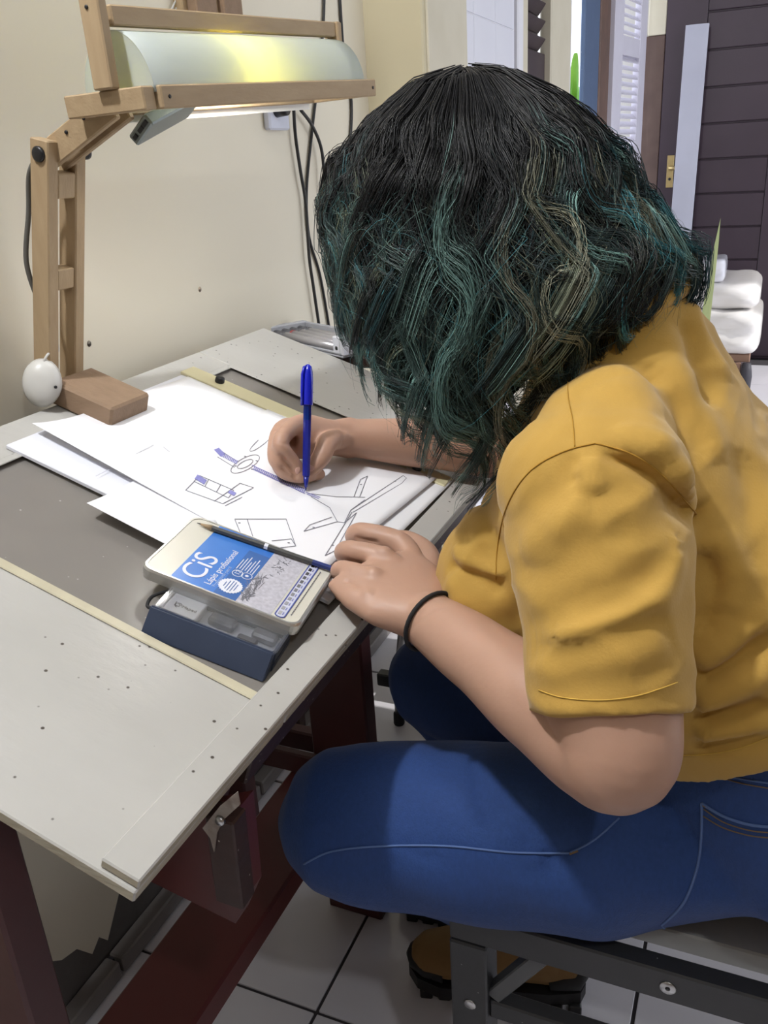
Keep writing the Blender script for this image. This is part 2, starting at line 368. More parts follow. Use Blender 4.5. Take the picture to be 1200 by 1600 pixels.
def mattress(name, x0, x1, y0, y1, z0, z1, label, m, seed):
    nx, ny, nz = 40, 14, 6; r = random.Random(seed); V = []; bm = bmesh.new()
    bmesh.ops.create_cube(bm, size=1.0); bmesh.ops.subdivide_edges(bm, edges=bm.edges[:], cuts=14, use_grid_fill=True)
    cx, cy, cz = (x0+x1)/2, (y0+y1)/2, (z0+z1)/2; ph = [r.uniform(0, 6) for _ in range(6)]
    for v in bm.verts:
        p = v.co*2; e = 0.12
        q = [math.copysign(abs(c)**1.0, c) for c in p]
        # rounded corners
        L = (abs(q[0])**8+abs(q[1])**8+abs(q[2])**5)**(1/8)
        s = 1.0/max(L, 1e-6) if L > 1 else 1.0
        x = cx+q[0]*s*(x1-x0)/2; y = cy+q[1]*s*(y1-y0)/2; z = cz+q[2]*s*(z1-z0)/2
        w = .010*math.sin(x*16+z*50+ph[0])*math.sin(x*7+ph[1])+.006*math.sin(x*38-z*80+ph[2])
        v.co = Vector((x, y-(w if q[1] < 0 else 0), z+(w*.7 if q[2] > 0.3 else 0)))
    me = bpy.data.meshes.new(name); bm.to_mesh(me); bm.free(); org = Vector((cx, cy, z0))
    for v in me.vertices: v.co -= org
    return tag(link(name, me, m, None, org, True), label, 'mattress')
FILM = mat('plastic_wrapped_cream', (0.75, 0.73, 0.74), 0.22, (0.64, 0.61, 0.56), 5, 0.9, 0.6, 14, coat=0.5)
mattress('wrapped_mattress', -.62, 0.0, 4.58, 5.20, .425, .555, 'thin plastic-wrapped cream mattress on top of the thicker one by the dark door', FILM, 1)
mattress('wrapped_mattress', -.62, 0.02, 4.55, 5.20, .205, .425, 'thick plastic-wrapped cream mattress directly on the brown box base', FILM, 2)
bag = mattress('plastic_bundle', -.36, -.17, 4.60, 4.85, .556, .665, 'crumpled clear plastic bundle lying on the upper mattress', mat('clear_film', (0.8, 0.8, 0.85), 0.2, (0.62, 0.62, 0.68), 12, 0.8, 0.9, 25, coat=.5), 5)
bag['category'] = 'plastic bag'
CARD = mat('brown_cardboard', (0.27, 0.16, 0.11), 0.7, (0.22, 0.13, 0.09), 6)
bed = empty('bed_base', (-.3, 4.9, 0), 'low brown wooden bed base carrying the wrapped mattresses', 'bed base')
box('platform', (-.62, 4.62, .165), (-.02, 5.20, .205), CARD, bed, .004)
box('side_board', (-.62, 4.60, .03), (-.06, 4.62, .165), CARD, bed, .003)
box('side_board', (-.06, 4.62, .06), (-.04, 5.18, .165), mat('lilac_board', (0.42, 0.36, 0.40), 0.6), bed, .003)
for x_, y_ in ((-.58, 4.66), (-.58, 5.12), (-.04, 5.12)): box('leg', (x_-.02, y_-.02, 0), (x_+.02, y_+.02, .165), BROWND, bed, .003)
lathe('leg', (-.032, 4.60, 0), (0, 0, 1), [(0, .018), (.01, .026), (.10, .030), (.13, .026), (.165, .020)], mat('dark_grey_leg', (0.045, 0.043, 0.055), 0.6, bump=.3), bed, 14)

# ---------------------------------------------------------------- garden seen through the gap
LEAF = mat('palm_green', (0.22, 0.40, 0.06), 0.45, (0.10, 0.24, 0.03), 6, 0.8)
LEAFD = mat('grass_green', (0.10, 0.30, 0.03), 0.5, (0.06, 0.18, 0.02), 6, 0.8)
def blade(base, tip, sag, w, k=7):
    base = Vector(base); tip = Vector(tip); V = []; Fc = []
    d = tip-base; s = d.cross(Vector((0, 0, 1))); s = s.normalized() if s.length > 1e-5 else Vector((1, 0, 0))
    for i in range(k):
        t = i/(k-1); p = base.lerp(tip, t)+Vector((0, 0, sag*4*t*(1-t))); ww = w*(1-t)**.7*(0.4+.6*min(1, t*5))
        V += [p-s*ww, p+Vector((0, 0, -ww*.5)), p+s*ww]
        if i: a = 3*(i-1); b = 3*i; Fc += [(a, a+1, b+1, b), (a+1, a+2, b+2, b+1)]
    return V, Fc
pal = empty('palm', (-1.52, 7.3, 0), 'light green palm outside, seen through the narrow gap beside the blue post', 'plant')
tube('trunk', [(-1.52, 7.3, 0), (-1.50, 7.32, .8), (-1.47, 7.3, 1.45)], [.07, .055, .045], mat('palm_trunk', (0.16, 0.12, 0.07), .8, bump=.4), pal)
for i in range(26):
    a = i*2.4; l = random.uniform(.45, .8); c = Vector((-1.47, 7.3, 1.45)); tp = c+Vector((math.cos(a)*l, math.sin(a)*l, random.uniform(-.25, .45)))
    V, Fc = blade(c, tp, .12, .045); mesh('frond', V, Fc, LEAF, pal, smooth=True)
gr = empty('tall_grass', (-1.20, 6.0, 0), 'bright green strappy leaves below the palm outside the gap', 'plant')
for i in range(40):
    b = Vector((-1.20+random.uniform(-.2, .2), 6.0+random.uniform(-.2, .2), .0)); tp = b+Vector((random.uniform(-.2, .2), random.uniform(-.2, .2), random.uniform(1.2, 1.72)))
    V, Fc = blade(b, tp, .02, .035); mesh('leaf_blade', V, Fc, LEAFD, gr, smooth=True)
fw = tag(box('garden_wall', (-4.5, 8.5, 0), (0.5, 8.6, 1.35), mat('dark_hedge_green', (0.10, 0.16, 0.05), 0.9, (0.04, 0.08, 0.02), 14, .9, .5)), 'low green hedge beyond the garden plants', 'hedge')  # hedge's own mottled dark green
sp = empty('snake_plant', (-0.16, 3.35, 0), 'potted plant with one pale green pointed leaf rising behind the hair', 'plant')
lathe('pot', (-0.16, 3.35, 0), (0, 0, 1), [(0, .09), (.16, .115), (.2, .12), (.2, .10), (.17, .10)], mat('terracotta', (0.25, 0.11, 0.06), .8), sp)
tipP = atY(1126, 340, 3.3)
for (dx, dy, tp) in ((0, 0, tipP), (-.05, .03, tipP+Vector((-.20, .05, -.10))), (-.03, -.02, tipP+Vector((-.12, -.03, -.16)))):
    V, Fc = blade((-0.20+dx, 3.35+dy, .17), tp, .03, .035, 9); mesh('leaf', V, Fc, mat('pale_leaf', (0.36, 0.38, 0.16), 0.5, (0.22, 0.28, 0.10), 30, stretch=(1, 1, .2)), sp, smooth=True)

# ================================================================== DRAFTING TABLE
tb = empty('drafting_table', (-0.58, 0.83, 0), 'white-topped sloping drafting table with a glass inset and maroon legs', 'table')
Y0, Y1 = 0.323, 1.338
def panel(name, v0, v1, y0, y1, h0=-.019, h1=-.0085, m=TOPP):
    o = tbox(name, v0, v1, y0, y1, h0, h1, m, tb, .0012)
    o.data.materials.append(TOPE)
    for p in o.data.polygons:
        if abs(p.normal.dot(TN)) < .5 and p.area > 1e-4: p.material_index = 1
    return o
panel('near_panel', 0.0, .505, Y0-.003, .522)
panel('far_panel', 0.0, .505, 1.139, Y1+.003)
panel('back_panel', .446, .505, .524, 1.137)
panel('front_panel', 0.0, .030, .524, 1.137)
rim = panel('rim_strip', 0.0, .031, Y0, Y1, -.0084, 0.0)
tbox('glass_bead', .032, .446, .520, .531, -.0084, -.0062, mat('bead_cream', (0.56, 0.52, 0.38), 0.35, (0.45, 0.41, 0.30), 30), tb, .001)
tbox('glass_bead', .032, .446, 1.128, 1.140, -.0084, -.0070, TOPP, tb, .001)
tbox('glass_bead', .438, .448, .532, 1.127, -.0084, -.0070, TOPP, tb, .001)
GLASS = mat('dusty_grey_glass', (0.47, 0.44, 0.40), 0.22, (0.36, 0.335, 0.31), 5, 0.9, 0.05, 9, trans=0.55, ior=1.2)
specks(GLASS, 55, 0.07, (0.8, 0.78, 0.75))
tbox('glass_pane', .029, .447, .520, 1.141, -.0175, -.0130, GLASS, tb, .0008)
# sloping supports, apron, legs, stretchers
def vbeam(name, P0, P1, w, t, m, side): return beam(name, P0, P1, w, t, m, tb, side, .002)
for yy in (.505, 1.03):
    c0 = T(.032, yy, -.104); c1 = T(.49, yy, -.104); vbeam('slope_bearer', c0, c1, .030, .166, REDWOOD, Vector((0, 1, 0)))
tbox('front_apron', .004, .028, .480, 1.30, -.058, -.020, DARKWOOD, tb, .002)
tbox('back_apron', .455, .480, .41, 1.228, -.070, -.020, REDWOOD, tb, .002)
plate('gusset_plate', [atY(170, 1345, .448), atY(368, 1443, .448), atY(388, 1398, .448), atY(374, 1262, .448), atY(225, 1290, .448)], (0, 1, 0), .022, REDWOOD2, tb)
br = beam('corner_bracket', atY(352, 1268, .436), atY(368, 1402, .436), .020, .026, DARKWOOD, tb, Vector((0, 1, 0)))
BP = atY(352, 1268, .425)
FILL = mat('peeling_filler', (0.42, 0.39, 0.35), .7, (0.16, 0.11, 0.09), 60, .7, .5)
plate('corner_plate', [atY(a, b, .4255) for a, b in ((318, 1292), (345, 1258), (372, 1236), (376, 1256), (352, 1278), (340, 1300), (336, 1330), (330, 1308))], (0, -1, 0), .0015, FILL, br)
lathe('bolt', atY(345, 1281, .4238), (0, -1, 0), [(0, .0045), (.003, .0036)], STEEL, br, 10)
for yy in (.331, .985):
    box('leg', (-.592, yy, .0), (-.492, yy+.036, .800), REDWOOD, tb, .003)
    box('back_post', (-.775, yy, .0), (-.735, yy+.036, .87), REDWOOD, tb, .003)
box('foot_board', (-.632, .368, .250), (-.522, .984, .290), REDWOOD2, tb, .004)
box('cross_bar', (-.735, .968, .292), (-.440, .984, .330), REDWOOD, tb, .003); box('cross_bar', (-.735, 1.022, .292), (-.440, 1.045, .330), REDWOOD, tb, .003)

# ---------------------------------------------------------------- drawing board with clamp strip
db = empty('drawing_board', T(.25, .88, -.008), 'white drawing board with a cream clamp strip and two black knobs', 'drawing board')
BOARDW = mat('white_laminate', (0.76, 0.77, 0.83), 0.4, (0.72, 0.73, 0.79), 5)
tbox('board', .042, .462, .688, 1.062, -.0084, -.0030, BOARDW, db, .001)
strip = tbox('clamp_strip', .036, .464, 1.027, 1.060, -.0029, .0018, mat('cream_yellow_strip', (0.68, 0.63, 0.41), 0.45, (0.63, 0.58, 0.36), 7), db, .001)
for px_, py_ in ((343, 597), (651, 733)):
    p = atT(px_, py_, .002); lathe('knob', p, TN, [(0, .0066), (.0015, .0072), (.007, .0066), (.0085, .0045)], BLACKP, db, 14)

# ---------------------------------------------------------------- sheets of paper
def sheet(name, corners, h0, curl, label, m=PAPER, nv=24, ny=24):
    """corners (v,y): back-near, front-near, front-far, back-far; curl(s,t)->extra height"""
    V = []; Fc = []; c = [Vector((a, b, 0)) for a, b in corners]
    for i in range(nv+1):
        for j in range(ny+1):
            s = i/nv; t = j/ny; p = c[0].lerp(c[1], s).lerp(c[3].lerp(c[2], s), t); V.append(T(p.x, p.y, h0+curl(s, t)))
    for i in range(nv):
        for j in range(ny): a = i*(ny+1)+j; Fc.append((a, a+1, a+ny+2, a+ny+1))
    o = mesh(name, V, Fc, m, None, None, True)
    md = o.modifiers.new('th', 'SOLIDIFY'); md.thickness = .00025; md.offset = 1
    return tag(o, label, 'paper', 'sheets of drawing paper')
sheet('paper_sheet', [(.452, .735), (.16, .728), (.16, 1.026), (.452, 1.026)], -.0027, lambda s, t: .0, 'lowest white sheet directly on the drawing board, under all the others', PAPER2)
sheet('paper_sheet', [(.200, .705), (.040, .700), (.033, 1.050), (.21, 1.026)], -.0022, lambda s, t: .004*max(0, s-.8)*5*max(0, t-.2)**2+.004*max(0, t-.93), 'grey-edged sheet with a curled end peeking out beside the rim under the drawing', PAPER2)
sheet('paper_sheet', [(.463, .729), (.20, .717), (.20, 1.026), (.450, 1.030)], -.0010, lambda s, t: .012*max(0, 1-t*3.2)**2*(1-s*.8), 'blank-looking sheet with faint pencil notes at the back of the board, near edge lifted', PAPER)
main = sheet('paper_sheet', [(.315, .647), (.075, .647), (.052, 1.034), (.315, 1.027)], .0012, lambda s, t: .0035*max(0, s-.82)*5*max(0, t-.4)+.010*max(0, t-.93)*max(0, s-.5)*2-.0085*max(0, 1-t*14)**2*(s>.1)*0+.004*max(0, 1-t*6)**2*(1-s)**2, 'top sheet with the bolt and bracket drawing being inked in blue', PAPER)
PENCIL = mat('pencil_line', (0.22, 0.22, 0.26), .7); INKB = mat('blue_ink', (0.22, 0.22, 0.55), .6, (0.30, 0.30, 0.62), 300, .6)
FAINT = mat('faint_pencil', (0.60, 0.60, 0.66), .7)
def P2(pts, h=.0017): return [atT(a, b, h) for a, b in pts]
def ell(cx, cy, ax, ay, bx, by, a0=0, a1=2*math.pi, n=26): return [(cx+ax*math.cos(a0+(a1-a0)*i/n)+bx*math.sin(a0+(a1-a0)*i/n), cy+ay*math.cos(a0+(a1-a0)*i/n)+by*math.sin(a0+(a1-a0)*i/n)) for i in range(n+1)]
lines = [
    ell(383, 725, 22, -8, -4, 12), ell(383, 725, 12, -4, -2, 6), [(345, 704), (372, 722)], [(340, 714), (366, 730)], [(394, 727), (478, 765)], [(398, 733), (476, 771)],
    ell(411, 688, 15, -16, -14, 6, 1.2, 5.2),
    [(303, 752), (312, 743), (365, 766), (357, 778), (303, 752)], [(326, 749), (320, 760)], [(345, 757), (338, 769)],
    [(290, 766), (312, 743)], [(290, 766), (348, 787), (396, 762), (375, 755), (335, 783)], [(352, 790), (378, 777)],
    [(482, 771), (525, 776), (570, 777)], [(486, 776), (515, 793), (527, 815)], [(527, 815), (475, 830), (484, 820), (518, 808)], [(527, 815), (538, 817), (548, 797), (570, 781)], [(548, 797), (630, 743), (635, 747), (628, 755), (552, 800)],
    [(553, 776), (563, 749), (574, 744), (562, 776)], [(550, 800), (508, 868), (524, 860), (557, 801)], [(538, 817), (557, 801)],
    [(367, 812), (376, 834)], [(367, 811), (386, 811), (395, 838)], [(386, 811), (447, 811), (462, 853)], [(425, 845), (455, 842), (462, 853), (437, 856)],
]
ribbons('drawing_lines', [P2(l) for l in lines], .00075, TN, PENCIL, main)
dots = [(383, 713), (368, 728), (394, 733), (401, 720), (617, 752), (564, 757), (490, 824), (520, 852), (374, 817), (451, 848)]
dts = ribbons('rivet_dots', [P2([(a-1, b), (a+1, b)]) for a, b in dots], .0016, TN, PENCIL, main)
blue = []
for i in range(12): blue.append([(335+i*.9, 703+i*.9), (342+i*.9, 700+i*.9)])
for i in range(10): blue.append([(349+i*2.4, 708+i*1.3), (347+i*2.4, 713+i*1.3)])
for i in range(16): blue.append([(305+i*.9, 748+i*.55), (309+i*.9, 742+i*.55)])
for i in range(30): blue.append([(398+i*2.7, 729+i*1.25), (396+i*2.7, 734+i*1.25)])
for i in range(8): blue.append([(357+i*1.2, 770+i*.6), (360+i*1.2, 766+i*.6)])
blue += [[(394, 727), (478, 765)], [(396, 733), (476, 771)], [(478, 769), (500, 777)], [(480, 772), (498, 779)]]
dts['kind'] = 'stuff'; dts = ribbons('blue_shading', [P2(l, .0018) for l in blue], .0011, TN, INKB, main)
back = [o for o in COL.objects if o.name.startswith('paper_sheet') and o.get('label', '').startswith('blank')][0]
fl = [[(150, 744), (180, 728), (215, 708), (240, 695)], [(170, 728), (185, 724)], [(120, 690), (150, 680)], [(255, 698), (265, 706)]]
dts['kind'] = 'stuff'; dts = ribbons('faint_notes', [[atT(a, b, .0003) for a, b in l] for l in fl], .0008, TN, FAINT, back)

dts['kind'] = 'stuff'
# ---------------------------------------------------------------- pencil tin
tc = [atT(*q, .019) for q in ((219, 883), (303, 804), (523, 886), (470, 984))]
tvy = [Vector(vy(p)[:2]) for p in tc]
cen = sum(tvy, Vector((0, 0)))/4
lx = ((tvy[3]-tvy[0])+(tvy[2]-tvy[1]))/2; ly = ((tvy[1]-tvy[0])+(tvy[2]-tvy[3]))/2
TLx, TLy = lx.length, ly.length
ex = lx.normalized(); ey = Vector((-ex.y, ex.x)) if Vector((-ex.y, ex.x)).dot(ly) > 0 else Vector((ex.y, -ex.x))
EX = TV*ex.x+Vector((0, ex.y, 0)); EY = TV*ey.x+Vector((0, ey.y, 0))
TC = T(cen.x, cen.y, 0)
def tin(a, b, h): return TC+EX*(a*TLx/2)+EY*(b*TLy/2)+TN*h                     # a from the pencil-point end (-1) to the rim end (+1)
def rrect(hx, hy, r, n=5):
    out = []
    for cx, cy, a0 in ((hx-r, hy-r, 0), (-hx+r, hy-r, 90), (-hx+r, -hy+r, 180), (hx-r, -hy+r, 270)):
        for i in range(n+1): a = math.radians(a0+90*i/n); out.append((cx+r*math.cos(a), cy+r*math.sin(a)))
    return out
tn = empty('pencil_tin', TC+TN*.005, 'flat metal pencil tin with a blue printed lid lying across the sheets', 'tin')
def slab(name, hx, hy, r, prof, m, parent):
    V = []; Fc = []; base = rrect(hx, hy, r); k = len(base)
    for (h, ins) in prof:
        for (a, b) in base:
            s = 1-ins/max(abs(a), abs(b), .001); V.append(TC+EX*a*(1-ins/hx)+EY*b*(1-ins/hy)+TN*h)
    for i in range(len(prof)-1):
        for j in range(k): Fc.append((i*k+j, i*k+(j+1) % k, (i+1)*k+(j+1) % k, (i+1)*k+j))
    Fc.append(tuple(range(k-1, -1, -1))); Fc.append(tuple((len(prof)-1)*k+j for j in range(k)))
    return fixn(mesh(name, V, Fc, m, parent))
TINM = mat('tin_metal', (0.62, 0.62, 0.60), 0.32, (0.56, 0.56, 0.54), 20, metal=0.85)
TINC = mat('tin_lid_cream', (0.63, 0.61, 0.53), 0.3, (0.59, 0.57, 0.49), 8, coat=.3)
slab('tin_body', TLx/2-.001, TLy/2-.001, .010, [(.0052, .001), (.006, 0), (.0105, 0), (.0105, .0008)], TINM, tn)
lid = slab('tin_lid', TLx/2, TLy/2, .011, [(.0108, 0), (.0168, 0), (.0190, .0012), (.0190, .0032), (.0182, .0036)], TINM, tn)
def lidrect(name, a0, a1, b0, b1, h, m, th=.00025): return plate(name, [tin(a0, b0, h), tin(a1, b0, h), tin(a1, b1, h), tin(a0, b1, h)], TN, th, m, lid)
lidrect('lid_print_cream', -.955, .955, -.94, .94, .0182, TINC)
BLUEPR = mat('print_blue', (0.045, 0.17, 0.55), 0.28, (0.06, 0.21, 0.60), 30, coat=.3); BLUED = mat('print_dark_blue', (0.040, 0.12, 0.36), 0.28, (0.05, 0.15, 0.42), 30, coat=.3)
lidrect('lid_print_blue', -.62, .20, -.94, .94, .01845, BLUEPR)
lidrect('lid_print_dark_blue', -.08, .20, -.94, .55, .0186, BLUED)
sk = mat('print_sketch_grey', (0.58, 0.57, 0.63), 0.3, (0.40, 0.39, 0.44), 260, .5, detail=6, coat=.3)
lidrect('lid_print_sketch', .20, .64, -.94, .94, .01845, sk)
PW = mat('print_white', (0.78, 0.79, 0.86), .35); PD = mat('print_dark', (0.10, 0.10, 0.13), .4); PB = mat('print_line_blue', (0.07, 0.10, 0.38), .35)
# writing runs across the lid, from the near long side to the far one
text('lid_letters', 'CiS', .034, tin(-.30, -.80, .0188), EY, -EX, PW, lid, spacing=.95)
text('lid_letters', 'Lápis profissional', .0098, tin(-.17, -.80, .0188), EY, -EX, PW, lid)
text('lid_letters', 'Professional pencil', .0052, tin(-.105, -.80, .0188), EY, -EX, mat('print_pale_blue', (0.35, 0.48, 0.78), .35), lid)
# scalloped seal, two ring badges, text bars
sc = []
for i in range(48):
    a = 2*math.pi*i/48; r = .0115*(1+.05*(1 if i % 2 else -1)); sc.append(tin(.035, -.62, .0189)+EX*r*math.cos(a)+EY*r*math.sin(a))
plate('lid_seal', sc, TN, .0003, PW, lid)
ribbons('lid_seal_lines', [[tin(.035+d, -.62-w, .0193), tin(.035+d, -.62+w, .0193)] for d, w in ((-.07, .06), (-.035, .12), (0, .15), (.035, .14), (.07, .09))], .0007, TN, BLUED, lid)
for (a, b) in ((.0, -.22), (.115, -.20)):
    ribbons('lid_ring', [[tin(a, b, .0189)+EX*.0052*math.cos(t*math.pi/10)+EY*.0052*math.sin(t*math.pi/10) for t in range(21)]], .0007, TN, PW, lid)
text('lid_letters', '12', .0075, tin(.025, -.262, .0189), EY, -EX, PW, lid)
plate('lid_dot', [tin(.115, -.20, .0189)+EX*.0018*math.cos(t*math.pi/6)+EY*.0018*math.sin(t*math.pi/6) for t in range(12)], TN, .0003, PW, lid)
ribbons('lid_text_bars', [[tin(-.055+i*.035, -.10+.03*(i % 2), .0189), tin(-.055+i*.035, .22+.14*((i*7) % 3)/2, .0189)] for i in range(7)], .0009, TN, PW, lid)
# sketch strokes: reeds and a clump of trees
sl = []
r_ = random.Random(3)
for i in range(46):
    a = r_.uniform(.24, .34); b = r_.uniform(-.9, -.2); sl.append([tin(a, b, .0189), tin(a+r_.uniform(-.05, .03)-.02, b+r_.uniform(.04, .16), .0189), tin(a+r_.uniform(-.10, .06)-.03, b+r_.uniform(.14, .3), .0189)])
for i in range(40):
    a = r_.gauss(.38, .04); b = r_.gauss(.45, .16); sl.append([tin(a, b, .0189), tin(a+r_.uniform(-.03, .03), b+r_.uniform(-.05, .05), .0189)])
ribbons('lid_sketch_strokes', sl, .00045, TN, mat('print_sketch_line', (0.22, 0.22, 0.25), .4), lid)
# swatch strip with rounded ends
hw = .058
cap = [(.735+hw*math.cos(t*math.pi/8)*1.0, .86+.05*math.sin(t*math.pi/8)) for t in range(9)]+[(.735-hw*math.cos(t*math.pi/8), -.86-.05*math.sin(t*math.pi/8)) for t in range(9)]
plate('swatch_panel', [tin(a, b, .0186) for a, b in cap], TN, .0003, mat('print_lilac', (0.62, 0.64, 0.76), .35), lid)
ribbons('swatch_outline', [[tin(a, b, .0190) for a, b in cap+cap[:1]]], .0011, TN, PB, lid)
for i in range(12):
    b = .80-i*.145; g = .02+.40*(i/11)**1.2
    lidrect('swatch', .700, .738, b-.045, b+.045, .0190, mat('swatch_grey_%d' % i, (g, g, g*1.05), .4))
    ribbons('swatch_code', [[tin(.758, b-.03, .0190), tin(.758, b+.03, .0190)]], .0012, TN, mat('print_violet', (0.25, 0.26, 0.5), .4), lid)
ribbons('lid_small_print', [[tin(.845, -.75+.055*i, .0188), tin(.845, -.75+.055*i+.026, .0188)] for i in range(27)], .0010, TN, PD, lid)

# ---------------------------------------------------------------- pencil on the tin
p0 = atT(308, 817, .0218); p1 = atT(520, 889, .0228)
d = (p1-p0).normalized(); L_ = (p1-p0).length
pc = empty('pencil', p0, 'sharpened graphite pencil with a grey barrel lying along the tin lid', 'pencil')
PGREY = mat('pencil_barrel_grey', (0.075, 0.075, 0.07), 0.35, (0.05, 0.05, 0.05), 20)
tube('graphite_point', [p0, p0+d*.004], [.0003, .0010], mat('graphite', (.05, .05, .055), .4), pc, 6)
tube('sharpened_wood', [p0+d*.004, p0+d*.017], [.0010, .0030], WOOD, pc, 12)
tube('barrel', [p0+d*.017, p1-d*.022], .0032, PGREY, pc, 6, smooth=False)
tube('blue_end', [p1-d*.022, p1], .0033, mat('pencil_end_blue', (0.02, 0.035, 0.16), .35), pc, 6, smooth=False)
tube('white_band', [p0+d*L_*.50, p0+d*(L_*.50+.004)], .0034, PW, pc, 6, smooth=False)

# ---------------------------------------------------------------- eraser case with clear lid
q = [atT(*s, .012) for s in ((240, 945), (427, 1018), (268, 906), (455, 978))]
cv = [Vector(vy(p)[:2]) for p in q]
ux = ((cv[1]-cv[0])+(cv[3]-cv[2])).normalized(); CL = ((cv[1]-cv[0]).length+(cv[3]-cv[2]).length)/2
uy = Vector((-ux.y, ux.x)); uy = uy if uy.y > 0 else -uy
UX = TV*ux.x+Vector((0, ux.y, 0)); UY = TV*uy.x+Vector((0, uy.y, 0)); CO = T(cv[0].x, cv[0].y, -.0125)
CW = .046
ec = empty('eraser_case', CO+UX*CL/2+UY*CW/2, 'navy plastic case with a clear lid and a cord loop beside the tin', 'case')
NAVY = mat('navy_plastic', (0.040, 0.055, 0.095), 0.38, (0.034, 0.046, 0.08), 30, bump=.05)
def ebox(name, a0, a1, b0, b1, h0, h1, m, lean=0.0):
    V = []
    for h in (h0, h1):
        for (a, b) in ((a0, b0), (a1, b0), (a1, b1), (a0, b1)): V.append(CO+UX*a+UY*(b+(lean if (h == h1 and b == b0) else 0))+TN*h)
    o = mesh(name, V, [(3, 2, 1, 0), (4, 5, 6, 7), (0, 1, 5, 4), (1, 2, 6, 5), (2, 3, 7, 6), (3, 0, 4, 7)], m, ec)
    bm = bmesh.new(); bm.from_mesh(o.data); bmesh.ops.bevel(bm, geom=bm.edges[:], offset=.0012, segments=2, affect='EDGES'); bm.to_mesh(o.data); bm.free(); return fixn(o)
ebox('case_base', 0, CL, 0, CW, 0, .009, NAVY)
ebox('front_wall', -.002, CL-.001, -.016, .0005, 0, .0245, NAVY, .0135)
ebox('end_wall', CL-.0045, CL, .001, CW, .009, .021, NAVY); ebox('end_wall', 0, .003, .001, CW, .009, .021, mat('frosted_plastic', (.7, .71, .74), .3)); ebox('back_wall', .0035, CL-.005, CW-.004, CW, .009, .021, NAVY)
CLEAR = mat('clear_plastic', (0.93, 0.95, 0.98), 0.05, (0.90, 0.92, 0.96), 10, trans=0.97, ior=1.2)
ebox('clear_lid', -.0005, CL+.0005, .0012, CW+.001, .0213, .0232, CLEAR)
ebox('brightening_plate', .0036, CL-.006, .002, CW-.005, .0088, .0093, mat('brightening_pale', (.55, .56, .60), .4))  # pale plate added so the case contents look brighter
loop = [CO+UX*.001+UY*.006+TN*.016, CO+UX*-.010+UY*.010+TN*.012, CO+UX*-.014+UY*.028+TN*.010, CO+UX*-.004+UY*.042+TN*.012, CO+UX*.006+UY*.050+TN*.010]
tube('cord_loop', smoothline(loop), .0017, BLACKR, ec)
er = empty('eraser', CO+UX*.022+UY*.02+TN*.0095, 'white block eraser with a dark printed mark inside the clear case', 'eraser')
V, Fc = boxg(CO+UX*.021+UY*.021+TN*.0148, .0165, .0165, .0050, UX, UY, TN, .001); eb = fixn(mesh('eraser_block', V, Fc, mat('eraser_white', (.74, .75, .78), .5, (.70, .71, .75), 12), er))
EC = CO+UX*.021+UY*.021+TN*.0199
ribbons('printed_swirl', [[EC+UX*(-.006+(.0035-.00009*t)*math.cos(t*.35))+UY*((.0035-.00009*t)*math.sin(t*.35)) for t in range(24)], [EC+UX*-.0095+UY*.004, EC+UX*-.0088+UY*-.002, EC+UX*-.006+UY*-.0042]], .0008, TN, PD, eb)
text('printed_word', 'Maped', .0055, EC+UX*-.002+UY*-.002, UX, UY, PD, eb)
def inside(name, a, b, hx, hy, hz, m, label, cat):
    V, Fc = boxg(CO+UX*a+UY*b+TN*(.0094+hz), hx, hy, hz, UX, UY, TN, min(hx, hy, hz)*.5); return tag(fixn(mesh(name, V, Fc, m)), label, cat)
DG = mat('dark_grey_plastic', (0.09, 0.09, 0.10), .35)
sh = inside('sharpener', .058, .028, .013, .007, .0045, DG, 'small dark grey sharpener beside the white eraser in the case', 'sharpener')
inside('lead_box', .088, .014, .010, .006, .004, DG, 'dark grey lead box by the front wall of the clear-lidded case', 'lead box')
inside('metal_sharpener', .100, .030, .012, .0065, .0045, mat('dull_metal', (.3, .3, .32), .4, metal=.7, bump=.4, bscale=200), 'ridged metal sharpener at the rim end of the clear-lidded case', 'sharpener')

# ---------------------------------------------------------------- ballpoint pen held in the writing hand
tip = atT(478, 767, .0022)
topdir = Vector(-ROT[1])*1.0 + Vector(ROT[0])*.028 + Vector(ROT[2])*-.10; topdir.normalize()
PL = .150
pen = empty('ballpoint_pen', tip, 'translucent blue ballpoint pen with its cap on the tail, held upright in the writing hand', 'pen')
PENB = mat('pen_blue_barrel', (0.012, 0.022, 0.28), 0.15, (0.010, 0.018, 0.24), 10, coat=.4); CAPB = mat('pen_blue_cap', (0.010, 0.018, 0.52), 0.22, (0.008, 0.015, 0.47), 10, coat=.3)
def pp(t): return tip+topdir*t
lathe('pen_tip', tip, topdir, [(0, .0004), (.004, .0010), (.005, 0.00192), (.018, 0.00384)], PENB, pen, 12)
lathe('barrel', pp(.018), topdir, [(0, 0.00432), (.002, 0.00480), (.055, 0.00504), (.086, 0.00504)], PENB, pen, 8, smooth=False)
lathe('clear_barrel_end', pp(.086), topdir, [(0, 0.00504), (.030, 0.00504)], mat('pen_light_blue', (0.015, 0.10, 0.55), .15, (.012, .08, .5), 10, coat=.4), pen, 8, smooth=False)
cp = lathe('cap', pp(.104), topdir, [(0, 0.00624), (.001, 0.00648), (.030, 0.00624), (.040, 0.00552), (.046, 0.00408), (.0485, 0.00144)], CAPB, pen, 16)
sd = (Vector(-ROT[0])*.8 + Vector(-ROT[2])*.6).normalized()
tube('clip', [pp(.103)+sd*.0078, pp(.120)+sd*.0080, pp(.140)+sd*.0078, pp(.1485)+sd*.0055, pp(.151)+sd*.001], [.0018, .0021, .0021, .0021, .0018], CAPB, cp, 8)

